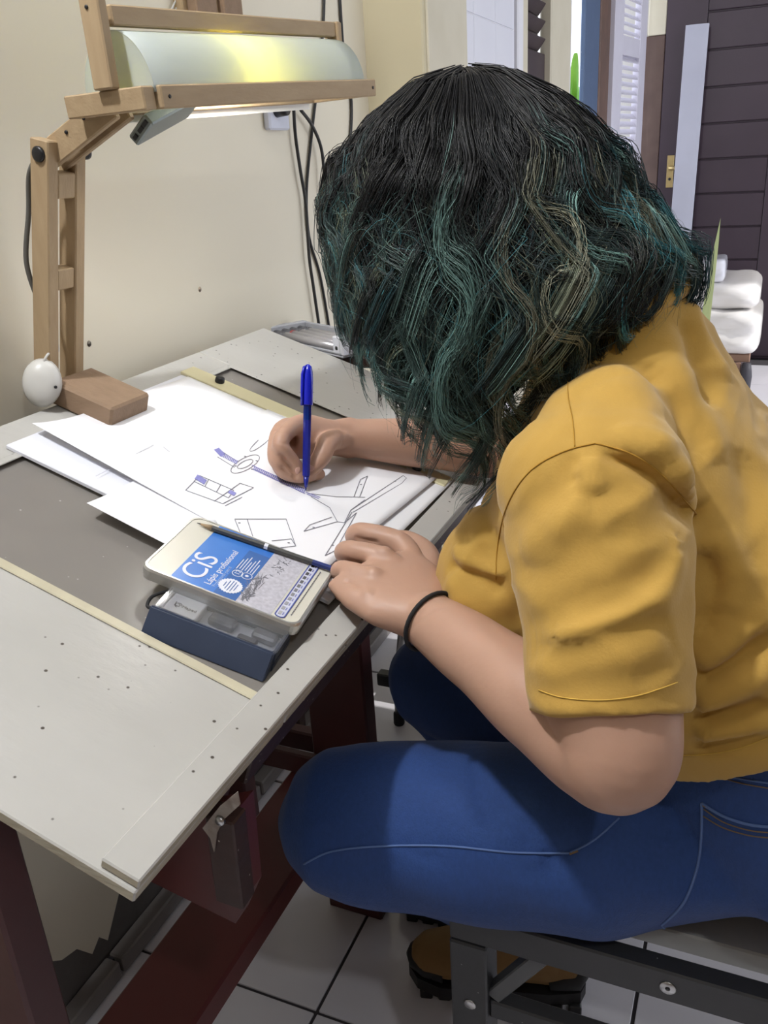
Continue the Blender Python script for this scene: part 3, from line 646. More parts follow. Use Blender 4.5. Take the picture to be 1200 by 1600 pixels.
# ================================================================== DESK LAMP
lp = empty('desk_lamp', (-0.80, 0.84, 0.93), 'home-made wooden desk lamp with a white half-pipe shade standing on the table back edge', 'lamp')
YN, YF = .812, 1.272
Fn = Vector((-.601, YN, 1.274)); Ff = Vector((-.556, YF, 1.299)); Bn = Vector((-.690, YN, 1.272)); Bf = Bn+(Ff-Fn)
AX = (Ff-Fn).normalized(); ACR = Vector((1, 0, 0)); ACR = (ACR-AX*ACR.dot(AX)).normalized(); AUP = ACR.cross(AX); AUP = AUP if AUP.z > 0 else -AUP
# base block on the table, two post slats with spacer blocks
bb0 = T(.425, .830, -.0085)
V, Fc = boxg(T(.466, .852, .0075), .048, .038, .0155, TV, Vector((0, 1, 0)), TN, .003); fixn(mesh('base_block', V, Fc, WOODB, lp))
pd = Vector((math.sin(math.radians(14.7)), 0, math.cos(math.radians(14.7))))
pb = Vector((-.826, .82, .968)); PH = .286
for k, dy in enumerate((0.0, .046)):
    o = beam('post_slat', pb+Vector((0, dy, -.012)), pb+Vector((0, dy, 0))+pd*PH, .017, .026, WOODV, lp, Vector((0, 1, 0)))
beam('spacer_block', pb+Vector((.004, .023, 0))+pd*.115, pb+Vector((.004, .023, 0))+pd*.140, .029, .018, WOODV, lp)
beam('spacer_block', pb+Vector((.004, .023, 0))+pd*.222, pb+Vector((.004, .023, 0))+pd*.250, .029, .018, WOODV, lp)
J = pb+Vector((0, .023, 0))+pd*.270
tube('hinge_bolt', [J+Vector((0, -.031, 0)), J+Vector((0, .044, 0))], .0045, BLACKP, lp, 10)
lathe('knob', J+Vector((.001, -.0315, 0)), (0, -1, 0), [(0, .0085), (.0025, .0085), (.0040, .0065)], BLACKP, lp, 16)
lathe('knob', J+Vector((0, .034, 0)), (0, 1, 0), [(0, .004), (.004, .005), (.010, .0075), (.014, .0075)], BLACKP, lp, 16)
# arm: two slats from the hinge up to the frame
armE = Vector((-.672, J.y, 1.268)); ad = (armE-J).normalized()
for dy in (-.012, .012): beam('arm_slat', J+Vector((0, dy, 0))-ad*.012, armE+Vector((0, dy, 0))+ad*.012, .009, .030, WOOD, lp, Vector((0, 1, 0)))
beam('arm_back', J+ad*.03, armE, .015, .009, WOODB, lp, Vector((0, 1, 0)))
for t in (.035, .065):
    p = J+ad*t+Vector((0, -.0170, .006)); lathe('screw', p, (0, -1, 0), [(0, .0024), (.001, .002)], BLACKP, lp, 8)
# shade frame
SHW = mat('white_reflector', (0.80, 0.80, 0.78), .5)
bh, bt_ = .0225, .016
def fbar(name, a, b, w=bh, t=bt_, m=WOOD): return beam(name, a, b, w, t, m, lp, AUP, .0015)
fbar('end_bar', Bn+Vector((-.010, 0, 0)), Fn+Vector((.004, 0, 0)), bh, .020)
o = fbar('front_bar', Fn+AX*.012+ACR*.002, Ff+AX*.016)
lathe('screw', Fn+AX*.024+ACR*.0100, ACR, [(0, .0022), (.0008, .0018)], BLACKP, lp, 8); lathe('screw', Ff+AX*.006+ACR*.0085, ACR, [(0, .0022), (.0008, .0018)], BLACKP, lp, 8)
fbar('back_bar', Bn+AX*.012, Bf)
beam('reflector_strip', Bn+AX*.06-AUP*.015, Bf-AX*.01-AUP*.015, .008, .0012, SHW, lp, AUP, 0)
fbar('end_bar', Bf, Ff-ACR*.009, bh, .016)
Tn = Vector((-.640, YN+.006, 1.353)); Tf = Vector((-.604, YF, 1.378))
beam('top_bar', Tn, Tf, .019, .014, WOOD, lp, Vector((0, 0, 1)))
beam('upright', Vector((-.640, YN-.012, 1.284)), Vector((-.641, YN-.012, 1.368)), .024, .014, WOODV, lp, Vector((1, 0, 0)))
lathe('screw', (-.643, YN-.0195, 1.358), (0, -1, 0), [(0, .0022), (.0008, .0018)], BLACKP, lp, 8)
beam('upright', Vector((-.604, YF+.004, 1.306)), Vector((-.604, YF+.004, 1.388)), .022, .012, WOODV, lp, Vector((1, 0, 0)))
# half-pipe shade, translucent white plastic
def shade_mat():
    m = bpy.data.materials.new('white_shade_plastic'); m.use_nodes = True; nt = m.node_tree; N = nt.nodes; L = nt.links; p = N['Principled BSDF']
    p.inputs['Base Color'].default_value = (0.72, 0.75, 0.76, 1); p.inputs['Roughness'].default_value = .45
    nz = N.new('ShaderNodeTexNoise'); nz.inputs['Scale'].default_value = 9; rp = N.new('ShaderNodeValToRGB')
    rp.color_ramp.elements[0].color = (0.50, 0.555, 0.58, 1); rp.color_ramp.elements[1].color = (0.56, 0.61, 0.63, 1); L.new(nz.outputs[0], rp.inputs[0]); L.new(rp.outputs[0], p.inputs['Base Color'])
    t = N.new('ShaderNodeBsdfTranslucent'); t.inputs[0].default_value = (0.95, 0.92, 0.30, 1)
    mx = N.new('ShaderNodeMixShader'); mx.inputs[0].default_value = 0.30; L.new(p.outputs[0], mx.inputs[1]); L.new(t.outputs[0], mx.inputs[2]); L.new(mx.outputs[0], N['Material Output'].inputs[0]); return m
SHM = shade_mat()
c0 = (Bn+Fn)/2+AX*.014+AUP*.006; c1 = (Bf+Ff)/2+AX*-.006+AUP*.006; rx, rz = .0475, .060
V = []; Fc = []; n = 24; ns = 12
for i in range(ns+1):
    c = c0.lerp(c1, i/ns)
    for j in range(n+1): a = math.pi*j/n; V.append(c+ACR*rx*math.cos(a)+AUP*rz*math.sin(a))
for i in range(ns):
    for j in range(n): a = i*(n+1)+j; Fc.append((a, a+1, a+n+2, a+n+1))
shd = mesh('shade', V, Fc, SHM, lp, None, True); md = shd.modifiers.new('th', 'SOLIDIFY'); md.thickness = .0012
for c, s in ((c0, 1), (c1, -1)):
    plate('shade_end', [c+ACR*rx*math.cos(math.pi*j/n)+AUP*rz*math.sin(math.pi*j/n) for j in range(n+1)], AX*s, .0025, SHM, lp)
# bulb, lit
BULB = emit('lit_bulb', (1.0, 0.97, 0.92), 98.0)
bc = c0.lerp(c1, .44)+AUP*.027+ACR*.008
lathe('bulb', bc-AX*.026, AX, [(0, .009), (.008, .013), (.018, .0195), (.030, .021), (.042, .017), (.049, .008), (.051, .001)], BULB, lp, 20)
lathe('bulb_socket', bc-AX*.062, AX, [(0, .014), (.030, .014), (.037, .011)], WPLAST, lp, 16)
# grey lead running up the post
tube('lamp_cable', smoothline([J+Vector((-.004, -.026, .0)), J+Vector((-.026, -.024, -.02)), J+Vector((-.040, -.022, -.06)), pb+pd*.15+Vector((-.024, -.004, 0)), pb+pd*.10+Vector((-.013, .004, 0))]), .0030, mat('grey_cable', (0.10, 0.095, 0.085), .5), lp)

ph0 = atY(219, 204, .865); ph1 = atY(300, 160, .965)
pdv = (ph1-ph0).normalized(); pw = (atY(236, 178, .865)-atY(204, 218, .865)); pw = (pw-pdv*pw.dot(pdv)); wv = pw.length; pw.normalize()
V, Fc = boxg((ph0+ph1)/2, wv/2, .0070, (ph1-ph0).length/2, pw, pw.cross(pdv), pdv, .002)
phn = fixn(mesh('phone', V, Fc, mat('grey_green_metal', (0.20, 0.225, 0.22), .35, (0.17, 0.195, 0.19), 20, metal=.4)))
tag(phn, 'slim grey phone sticking out below the lamp frame, ports towards the viewer', 'phone')
for s in (-.28, .05, .3):
    V, Fc = boxg(ph0-pdv*.0006+pw*wv*s, .0045 if s > 0 else .0035, .0022, .0008, pw, pw.cross(pdv), pdv); mesh('port', V, Fc, BLACKP, phn)

# white round adapter hanging at the table's back edge beside the lamp
ax_ = Vector((.50, -.62, .20)).normalized(); cc = atY(66, 598, .80)
ch = empty('adapter', cc+Vector((0, 0, -.02)), 'white rounded power adapter leaning beside the lamp base', 'adapter')
ad_o = lathe('adapter_body', cc-ax_*.012, ax_, [(0, .013), (.003, .018), (.012, .0235), (.018, .0215), (.024, .015), (.0255, .006)], WPLAST, ch, 28)
for v in ad_o.data.vertices:
    w = v.co+ORG[ch.name]-cc; u_ = Vector((.25, 0, .97)); u_ = (u_-ax_*u_.dot(ax_)).normalized(); v.co += u_*w.dot(u_)*.28
lathe('screw_hole', cc+ax_*.006+Vector((.0165, .004, -.006)), Vector((1, -.2, 0)), [(0, .002), (.0015, .002)], BLACKP, ch, 8)
tube('adapter_cable', smoothline([cc+Vector((.004, .004, .024)), cc+Vector((.008, .012, .034)), pb+Vector((.013, .02, .035)), pb+Vector((.012, .016, .07))]), .0016, WPLAST, ch)

# ================================================================== ON THE WALL
def wallp(a, b, off=.008): return atX(a, b, WX+off)
op = empty('wall_outlet', wallp(426, 190), 'white wall outlet with a black plug behind the lamp', 'outlet')
a = wallp(410, 172, .006); b = wallp(444, 204, .006)
box('face_plate', (WX+.005, a.y, b.z), (WX+.020, b.y, a.z+.02), mat('outlet_white', (.62, .64, .74), .35), op, .006)
pm = wallp(432, 168, .02); lathe('plug', (WX+.020, pm.y, pm.z), (1, 0, 0), [(0, .017), (.022, .015), (.026, .009)], BLACKP, op, 14)
CAB = mat('black_cable', (0.018, 0.017, 0.017), .45)
def cable(pts, r, label, off=.009, m=CAB): return tag(tube('cable', smoothline([wallp(x, y, off) for x, y in pts], 6), r, m), label, 'cable')
cable([(459, 172), (462, 215), (470, 270), (478, 320), (483, 400), (490, 450), (499, 512)], .0034, 'thick black cable running from the outlet down the wall', .016)
cable([(470, 172), (487, 195), (501, 228), (506, 265), (507, 300)], .0034, 'black cable looping from the outlet behind the hair', .020)
cable([(494, 150), (487, 210), (479, 300), (483, 370), (500, 430), (515, 515)], .0030, 'black cable crossing the thick one on the wall', .009)
cable([(507, -20), (505, 40), (500, 100)], .0030, 'short black cable hanging above the lamp shade end')
cable([(530, -20), (533, 30), (537, 80), (549, 160), (546, 240), (540, 330), (548, 430), (552, 505)], .0034, 'black cable hanging straight beside the wall corner')
cable([(430, 200), (445, 300), (470, 400), (484, 470)], .0009, 'thin grey wire slanting down from the outlet', .004, mat('thin_grey_wire', (0.30, 0.28, 0.25), .6))
cable([(425, 205), (437, 290), (455, 370), (470, 440)], .0008, 'thinner grey wire left of the other slanting wire', .003, MATS['thin_grey_wire'])
bk = empty('wall_bracket', wallp(320, 12), 'raw wooden wall bracket with a dark oval knob at the top edge above the lamp', 'bracket')
def wq(name, x0, y0, x1, y1, d0, d1, m):
    a = wallp(x0, y1, d1); b = wallp(x1, y0, d1); return box(name, (WX+d0, a.y, a.z), (WX+d1, b.y, b.z+.012), m, bk, .002)
wq('bracket_board', 287, -60, 372, 24, .0055, .022, WOODV); wq('bracket_block', 309, -60, 332, 22, .022, .040, WOODB); wq('bracket_block', 331, -60, 350, 23, .022, .034, WOOD); wq('bracket_block', 352, -60, 371, 24, .022, .046, WOODB)
kb = wallp(302, 2, .024); lathe('oval_knob', kb, (1, 0, 0), [(0, .011), (.008, .013), (.012, .010)], BLACKP, bk, 16)
tube('wire', [wallp(265, 22, .01), wallp(275, 0, .01), wallp(285, -40, .01)], .0014, WPLAST, bk); tube('wire', [wallp(271, 22, .01), wallp(281, 0, .01), wallp(291, -40, .01)], .0014, WPLAST, bk)

shf = empty('shadow_shelf', (WX+.03, .3, 2.0), 'unseen shelf added high on the left wall to shade its upper part', 'shelf')  # out of view, added to cast the shadow band on the upper wall
box('shadow_shelf_board', (WX+.0055, -.25, 2.0), (WX+.105, .80, 2.018), WOOD, shf, .002)
for yy in (-.1, .65): box('shadow_shelf_bracket', (WX+.0055, yy, 1.93), (WX+.08, yy+.015, 2.0), WOODB, shf, .002)
# ================================================================== BEYOND THE FAR END OF THE TABLE
st = empty('side_stand', (-.72, 1.47, 0), 'dark wooden stand behind the far end of the drafting table', 'stand')
box('stand_top', (-.8900, 1.36, .8650), (-.50, 1.56, .8850), DARKWOOD, st, .003)
for x_ in (-.8800, -.54):
    for y_ in (1.37, 1.52): box('leg', (x_, y_, 0), (x_+.03, y_+.03, .8650), DARKWOOD, st, .003)
mk = empty('marker_case', (-.70, 1.42, .8850), 'clear plastic case of silver markers lying beyond the table corner', 'case')
m0 = atZ(437, 520, .8980); m1 = atZ(556, 545, .8980); md_ = (m1-m0); md_.z = 0; ML = md_.length; md_.normalize(); ms = Vector((-md_.y, md_.x, 0))
CLEAR2 = mat('milky_plastic', (0.55, 0.56, 0.60), 0.2, (0.48, 0.49, 0.53), 12, trans=.35, ior=1.2)
def mbox(name, a0, a1, b0, b1, z0, z1, m, par): 
    V, Fc = boxg(m0+md_*(a0+a1)/2+ms*(b0+b1)/2+Vector((0, 0, (z0+z1)/2-m0.z)), (a1-a0)/2, (b1-b0)/2, (z1-z0)/2, md_, ms, Vector((0, 0, 1)), .002); return fixn(mesh(name, V, Fc, m, par))
mbox('case_tray', 0, ML, -.03, .06, .8855, .8900, CLEAR2, mk); mbox('case_wall', 0, ML, .055, .060, .8900, .9130, CLEAR2, mk); mbox('case_wall', 0, ML, -.03, -.026, .8900, .8960, CLEAR2, mk)
mbox('case_clasp', ML-.028, ML+.004, -.03, .06, .8900, .9220, mat('clasp_white', (.66, .67, .74), .3), mk); mbox('case_end', -.006, .012, -.03, .06, .8900, .9140, CLEAR2, mk)
cl = mbox('clasp_button', ML-.020, ML-.012, -.0315, -.028, .8980, .9060, BLACKP, mk)
SILV = mat('silver_barrel', (0.50, 0.49, 0.52), .3, metal=.6)
for i in range(4):
    pA = m0+md_*.014+ms*(-.016+.0185*i); pA.z = .8990; pB = pA+md_*(ML-.046)
    mm = tag(empty('marker', pA, ('silver marker lying nearest the table in the clear case', 'silver marker with a red ring, second from the table in the case', 'silver marker third from the table in the clear case', 'silver marker lying furthest from the table in the clear case')[i], 'marker', 'markers in the clear case'))
    tube('barrel', [pA+md_*.03, pB], .0085, SILV, mm, 12); tube('cap', [pA, pA+md_*.03], .0088, DG, mm, 12)
    tube('ring', [pA+md_*.030, pA+md_*.036], .0090, mat('red_ring', (.30, .04, .04), .4) if i == 1 else DG, mm, 12)
oc = atZ(577, 540, .9020); ob = empty('bottle', oc-Vector((0, 0, .016)), 'small amber bottle next to the marker case, half hidden by hair', 'bottle')
lathe('glass', oc-Vector((0, 0, .0165)), (0, 0, 1), [(0, .012), (.002, .014), (.022, .014), (.030, .008), (.034, .007)], mat('amber', (0.45, 0.22, 0.07), .2), ob, 14); lathe('stopper', oc+Vector((0, 0, .018)), (0, 0, 1), [(0, .008), (.012, .008)], mat('pink_cap', (.5, .28, .24), .4), ob, 12)

# black bag, grey box and a small folding stand on the floor past the table
bg = mattress('black_bag', -.62, -.28, 1.62, 1.86, .091, .32, 'slumped black bag on a low grey plinth behind the writing person', mat('black_fabric', (0.012, 0.012, 0.014), .6, bump=.4), 9); bg['category'] = 'bag'
pl_ = tag(box('plinth', (-.66, 1.58, 0), (-.20, 1.90, .09), mat('grey_plinth', (.30, .29, .29), .6, bump=.2), bev=.004), 'low pale grey plinth under the black bag', 'plinth')
gx = empty('storage_box', (-.2, 1.55, .0), 'tall grey plastic storage box partly hidden between the table and the person', 'box')
box('box_body', (-.42, 1.36, .0), (-.06, 1.55, .40), mat('grey_plastic_box', (.10, .10, .115), .45), gx, .012); box('box_lid', (-.43, 1.35, .402), (-.05, 1.56, .43), mat('grey_plastic_lid', (.085, .085, .10), .4), gx, .008)
fl0 = atZ(624, 1131, 0.0)
fs = empty('folding_stand', fl0, 'thin chrome leg with a black clamp and rubber foot by the far knee', 'stand')
lathe('rubber_foot', fl0, (0, 0, 1), [(0, .011), (.004, .013), (.030, .012), (.034, .009)], BLACKR, fs, 14)
tube('chrome_leg', [fl0+Vector((0, 0, .03)), fl0+Vector((.0, 0, .13))], .0085, STEEL, fs, 12)
V, Fc = boxg(fl0+Vector((-.018, 0, .118)), .026, .013, .016, bev=.003); fixn(mesh('clamp', V, Fc, BLACKP, fs)); tube('upper_leg', [fl0+Vector((.002, 0, .13)), fl0+Vector((.03, .01, .36))], .0075, STEEL, fs, 12)

# ================================================================== BENCH
GREYM = mat('dark_grey_paint', (0.040, 0.041, 0.045), .42, (0.030, 0.031, 0.034), 12, .7, .15, 60)
specks(GREYM, 70, .06, (.3, .3, .3))
bn = empty('bench', (0.12, 0.93, 0), 'dark grey framed bench with a pale seat board under the seated person', 'bench')
BX0, BX1, BY0, BY1, BZ = -.245, .50, .652, 1.20, .4525
box('near_rail', (BX0, BY0, BZ-.040), (BX1, BY0+.022, BZ), GREYM, bn, .002)
box('far_rail', (BX0, BY1-.022, BZ-.040), (BX1, BY1, BZ), GREYM, bn, .002)
box('end_rail', (BX0, BY0+.022, BZ-.040), (BX0+.03, BY1-.022, BZ), GREYM, bn, .002); box('end_rail', (BX1-.03, BY0+.022, BZ-.040), (BX1, BY1-.022, BZ), GREYM, bn, .002)
box('seat_board', (BX0+.032, BY0+.055, BZ-.030), (BX1-.032, BY1-.024, BZ-.004), mat('pale_seat', (.50, .50, .48), .6, (.36, .36, .34), 14, .9, .3), bn, .002)
for x0_, x1_ in ((BX0, BX0+.042), (BX1-.042, BX1)):
    for y0_ in (BY0-.002, BY1-.040):
        l_ = box('leg', (x0_, y0_, 0), (x1_, y0_+.042, BZ-.041), GREYM, bn, .002)
        if y0_ < .7: lathe('screw', (x0_+.022, y0_, .322), (0, -1, 0), [(0, .0075), (.0012, .0065)], STEEL, l_, 14)
beam('brace', (BX0+.045, BY0+.016, .33), (BX0+.10, BY0+.016, BZ-.040), .018, .018, mat('grey_brace', (.10, .105, .11), .45), bn)
box('lower_rung', (BX0+.042, BY0+.006, .300), (BX1-.042, BY0+.026, .326), GREYM, bn, .002)
s_ = atY(1047, 1504, BY0-.0005); lathe('screw', (s_.x, BY0, BZ-.02), (0, -1, 0), [(0, .0085), (.0012, .0075)], STEEL, bn, 14); lathe('screw_slot', (s_.x, BY0-.0012, BZ-.02), (0, -1, 0), [(0, .0025), (.0006, .0025)], BLACKP, bn, 8)

# ================================================================== THE PERSON
def loft(stations, n=28, side=Vector((0, 1, 0))):
    """closed tube through (centre, half width along side, half depth across) stations"""
    P = [Vector(s[0]) for s in stations]; k = len(P); V = []; Fc = []
    for i in range(k):
        t = (P[min(i+1, k-1)]-P[max(i-1, 0)]).normalized(); sd = (side-t*side.dot(t)).normalized(); up = t.cross(sd)
        a, b = stations[i][1], stations[i][2]
        for j in range(n): an = 2*math.pi*j/n; V.append(P[i]+sd*a*math.cos(an)+up*b*math.sin(an))
    for i in range(k-1):
        for j in range(n): Fc.append((i*n+j, i*n+(j+1) % n, (i+1)*n+(j+1) % n, (i+1)*n+j))
    Fc.append(tuple(range(n-1, -1, -1))); Fc.append(tuple((k-1)*n+j for j in range(n)))
    return V, Fc
def limb(pts, n=16, sub=5):
    """round-ended tapered tube through (point, radius)"""
    P = [Vector(p[0]) for p in pts]; Q = smoothline(P, sub); R = []
    for i in range(len(pts)-1):
        for j in range(sub): t = j/sub; t = t*t*(3-2*t); R.append(pts[i][1]*(1-t)+pts[i+1][1]*t)
    R.append(pts[-1][1])
    d0 = (Q[0]-Q[1]).normalized(); d1 = (Q[-1]-Q[-2]).normalized()
    pre = [(Q[0]+d0*R[0]*s, R[0]*math.sqrt(max(0, 1-s*s))) for s in (.97, .8, .45)]; post = [(Q[-1]+d1*R[-1]*s, R[-1]*math.sqrt(max(0, 1-s*s))) for s in (.45, .8, .97)]
    Q = [p for p, r in pre]+Q+[p for p, r in post]; R = [r for p, r in pre]+R+[r for p, r in post]
    return tubeg(Q, R, n)
def ellip(c, rx, ry, rz, X=Vector((1, 0, 0)), Y=Vector((0, 1, 0)), Z=Vector((0, 0, 1)), n=20, m=12):
    V = []; Fc = []; c = Vector(c)
    for i in range(1, m):
        th = math.pi*i/m
        for j in range(n): ph = 2*math.pi*j/n; V.append(c+X*rx*math.sin(th)*math.cos(ph)+Y*ry*math.sin(th)*math.sin(ph)+Z*rz*math.cos(th))
    for i in range(m-2):
        for j in range(n): Fc.append((i*n+j, i*n+(j+1) % n, (i+1)*n+(j+1) % n, (i+1)*n+j))
    Fc.append(tuple(range(n-1, -1, -1))); Fc.append(tuple((m-2)*n+j for j in range(n)))
    return V, Fc
def fuse(parts, voxel, smooth=4, post=None):
    """joins closed shapes into one continuous surface"""
    bm = bmesh.new()
    for V, Fc in parts:
        vs = [bm.verts.new(v) for v in V]
        for f in Fc:
            try: bm.faces.new([vs[i] for i in f])
            except ValueError: pass
    bmesh.ops.recalc_face_normals(bm, faces=bm.faces)
    me = bpy.data.meshes.new('tmp'); bm.to_mesh(me); bm.free(); o = bpy.data.objects.new('tmp', me); COL.objects.link(o)
    r = o.modifiers.new('r', 'REMESH'); r.mode = 'VOXEL'; r.voxel_size = voxel; r.adaptivity = 0.0
    if smooth: s = o.modifiers.new('s', 'SMOOTH'); s.factor = .5; s.iterations = smooth
    dg = bpy.context.evaluated_depsgraph_get(); out = bpy.data.meshes.new_from_object(o.evaluated_get(dg)); bpy.data.objects.remove(o); bpy.data.meshes.remove(me)
    return out
def coords(me):
    a = np.empty(len(me.vertices)*3); me.vertices.foreach_get('co', a); return a.reshape(-1, 3)
def normals(me):
    a = np.empty(len(me.vertices)*3); me.vertices.foreach_get('normal', a); return a.reshape(-1, 3)
def setco(me, a): me.vertices.foreach_set('co', a.reshape(-1)); me.update()
def bvh_of(me): return BVHTree.FromPolygons([v.co.copy() for v in me.vertices], [tuple(p.vertices) for p in me.polygons])
def strokes_on(bv, pts, k=6):
    """a line drawn over the surface: each point dropped onto it along the line of sight"""
    out = []
    P = smoothline([Vector((a, b, 0)) for a, b in pts], k)
    for p in P:
        h = bv.ray_cast(Vector(CAM), Vector(ray(p.x, p.y)).normalized())
        if h[0] is not None: out.append((h[0], h[1]))
    return out
def crease(me, bv, pts, amp, width):
    s = strokes_on(bv, pts, 8)
    if len(s) < 2: return
    C = coords(me); N = normals(me); S = np.array([list(p[0]) for p in s]); d2 = np.full(len(C), 1e9); tt = np.zeros(len(C))
    lo = S.min(0)-width*3; hi = S.max(0)+width*3; idx = np.where(((C > lo) & (C < hi)).all(1))[0]
    c = C[idx]
    for i, q in enumerate(S):
        dd = ((c-q)**2).sum(1); b = dd < d2[idx]; ii = idx[b]; d2[ii] = dd[b]; tt[ii] = i/(len(S)-1)
    fade = np.minimum(1, np.minimum(tt, 1-tt)*5+.15)
    C += N*(amp*np.exp(-d2/(width*width))*fade)[:, None]; setco(me, C)
def seam(name, bv, pts, r, m, parent, lift=.0004, k=8):
    s = strokes_on(bv, pts, k)
    if len(s) < 2: return None
    return tube(name, [p+n*lift for p, n in s], r, m, parent, 6)

# --- key joints (metres)
HIP = Vector((.085, .82, .56)); NECK = Vector((-.115, .82, 1.045)); SK = Vector((-.265, .82, 1.150))
SHL = Vector((-.105, .645, .950)); ELL = atY(957, 1170, .550); WRL = atT(668, 968, .040)
SHR = Vector((-.115, .985, .955)); ELR = Vector((-.235, 1.165, .800)); WRR = atT(548, 684, .030)
KNL = Vector((-.352, .660, .535)); ANL = Vector((-.207, .950, .130)); HPL = Vector((.03, .745, .540))
KNR = Vector((-.385, 1.03, .475)); ANR = Vector((-.277, 1.065, .130)); HPR = Vector((.03, .895, .555))

SKIN = mat('skin', (0.47, 0.285, 0.205), 0.48, (0.40, 0.232, 0.162), 9, 0.9, 0.10, 160, sss=0.08)
parts = []
# torso (under the shirt), neck, head
parts.append(loft([((.06, .82, .56), .09, .08), ((.06, .82, .62), .13, .10), ((.02, .82, .70), .14, .11), ((-.05, .82, .82), .14, .12), ((-.095, .82, .93), .145, .09), ((-.11, .82, 1.0), .10, .065), ((-.118, .82, 1.04), .055, .052)]))
parts.append(limb([((-.115, .82, 1.02), .055), ((-.16, .82, 1.07), .052), ((-.20, .82, 1.10), .055)]))
HF = Vector((-.70, 0, -.714)); HU = Vector((-.714, 0, .70)); HS = Vector((0, 1, 0))          # face direction, crown direction
parts.append(ellip(SK+HU*.012-HF*.006, .098, .074, .088, HF, HS, HU, 28, 18))
parts.append(ellip(SK-HU*.045+HF*.028, .062, .058, .066, HF, HS, HU, 24, 14))
parts.append(limb([(SK-HU*.005+HF*.092, .006), (SK-HU*.020+HF*.103, .009), (SK-HU*.036+HF*.104, .011)]))   # nose
parts.append(ellip(SK-HU*.068+HF*.078, .012, .022, .006, HF, HS, HU, 14, 8)); parts.append(ellip(SK-HU*.092+HF*.070, .016, .022, .014, HF, HS, HU, 14, 8))
for s in (-1, 1): parts.append(ellip(SK-HU*.02-HF*.004+HS*s*.074, .016, .006, .028, HF, HS, HU, 14, 8))
# arms
def between(a, b, t): return Vector(a).lerp(Vector(b), t)
parts.append(limb([(SHL, .055), (between(SHL, ELL, .35)+Vector((0, 0, 0)), .054), (between(SHL, ELL, .72), .0540), (ELL+Vector((.004, 0, .004)), .0465), (between(ELL, WRL, .10)+Vector((.006, -.002, -.008)), .0440), (between(ELL, WRL, .34)+Vector((0, 0, -.004)), .0405), (between(ELL, WRL, .68), .0335), (WRL, .0275)], 44, 8))
parts.append(limb([(SHR, .055), (between(SHR, ELR, .5), .052), (ELR, .045), (between(ELR, WRR, .3), .042), (between(ELR, WRR, .65), .034), (WRR, .0255)], 40, 8))
# left hand: loose fist lying on the rim, knuckles away from the camera
def fpts(l, r): return [(atT(a, b, h), rr) for (a, b, h), rr in zip(l, r)]
MC = {'i': (628, 852, .044), 'm': (604, 876, .046), 'r': (588, 908, .042), 'p': (582, 942, .034)}
FR = [.0115, .0108, .0098, .0088]
for pts, rr in (([(655, 900, .038), MC['i'], (566, 833, .034), (556, 842, .014), (590, 852, .007)], [.012, .0135, .0122, .011, .009]),
                ([(650, 920, .038), MC['m'], (546, 860, .036), (540, 868, .016), (578, 876, .007)], [.012, .0125, .0112, .010, .009]),
                ([(645, 940, .036), MC['r'], (537, 891, .031), (534, 897, .014), (568, 902, .007)], [.012, .0120, .0106, .0095, .0085]),
                ([(640, 955, .032), MC['p'], (541, 926, .023), (538, 928, .010), (570, 932, .006)], [.012, .0110, .0096, .0088, .0080])):
    parts.append(limb(fpts(pts, rr), 14))
def palm(w, mi, mp, mid, thick):
    """wrist, index knuckle, little knuckle, centre of knuckles"""
    w = Vector(w); sdv = (Vector(mi)-Vector(mp)); hw = sdv.length/2; sdv.normalize()
    mid = Vector(mid)
    return loft([(w, .028, .023), (w.lerp(mid, .3), hw*.86+.004, thick*1.15), (w.lerp(mid, .65), hw*1.02+.004, thick*1.1), (mid, hw+.004, thick*.85)], 24, sdv)
for kk, hh in (('i', .004), ('m', .0045), ('r', .004), ('p', .003)): parts.append(ellip(atT(*MC[kk])+TN*hh+TV*.004, .011, .0095, .0105, TV, Vector((0, 1, 0)), TN))
mi, mp = atT(*MC['i']), atT(*MC['p'])
pipm = (atT(566, 833, .034)+atT(541, 926, .023))/2; parts.append(palm(WRL, mi, mp, ((mi+mp)/2).lerp(pipm, .42)+Vector((0, 0, -.001)), .0185))
parts.append(limb(fpts([(672, 905, .030), (668, 868, .020), (640, 845, .014), (606, 842, .012)], [.015, .0135, .0115, .010]), 14))    # thumb tucked on the far side
parts.append(ellip(atT(632, 935, .030), .022, .030, .016, TV, Vector((0, 1, 0)), TN))
# right hand: holds the pen
RMC = {'i': (470, 661, .054), 'm': (447, 667, .046), 'r': (438, 686, .034), 'p': (442, 708, .022)}
for pts, rr in (([(520, 672, .042), RMC['i'], (438, 690, .053), (455, 718, .033), (472, 739, .0170)], [.012, .0118, .0104, .0090, .0074]),
                ([(515, 680, .036), RMC['m'], (430, 711, .034), (447, 735, .020), (470, 747, .0125)], [.012, .0118, .0102, .0090, .0076]),
                ([(510, 690, .028), RMC['r'], (437, 728, .019), (458, 743, .0125), (484, 744, .0105)], [.012, .0115, .0100, .0092, .0082]),
                ([(512, 698, .020), RMC['p'], (450, 729, .0125), (476, 741, .0105), (499, 741, .0098)], [.012, .0105, .0094, .0086, .0080])):
    parts.append(limb(fpts(pts, rr), 14))
parts.append(limb(fpts([(548, 686, .030), (514, 690, .044), (503, 713, .034), (483, 737, .0180)], [.0110, .0138, .0122, .0090]), 14))   # thumb
parts.append(ellip(atT(482, 700, .022), .018, .020, .012, TV, Vector((0, 1, 0)), TN)); parts.append(limb(fpts([(528, 686, .040), (500, 676, .040), (478, 668, .046)], [.011, .010, .010]), 12))
parts.append(palm(WRR, atT(*RMC['i']), atT(*RMC['p']), (atT(*RMC['i'])+atT(*RMC['p']))/2, .0145))
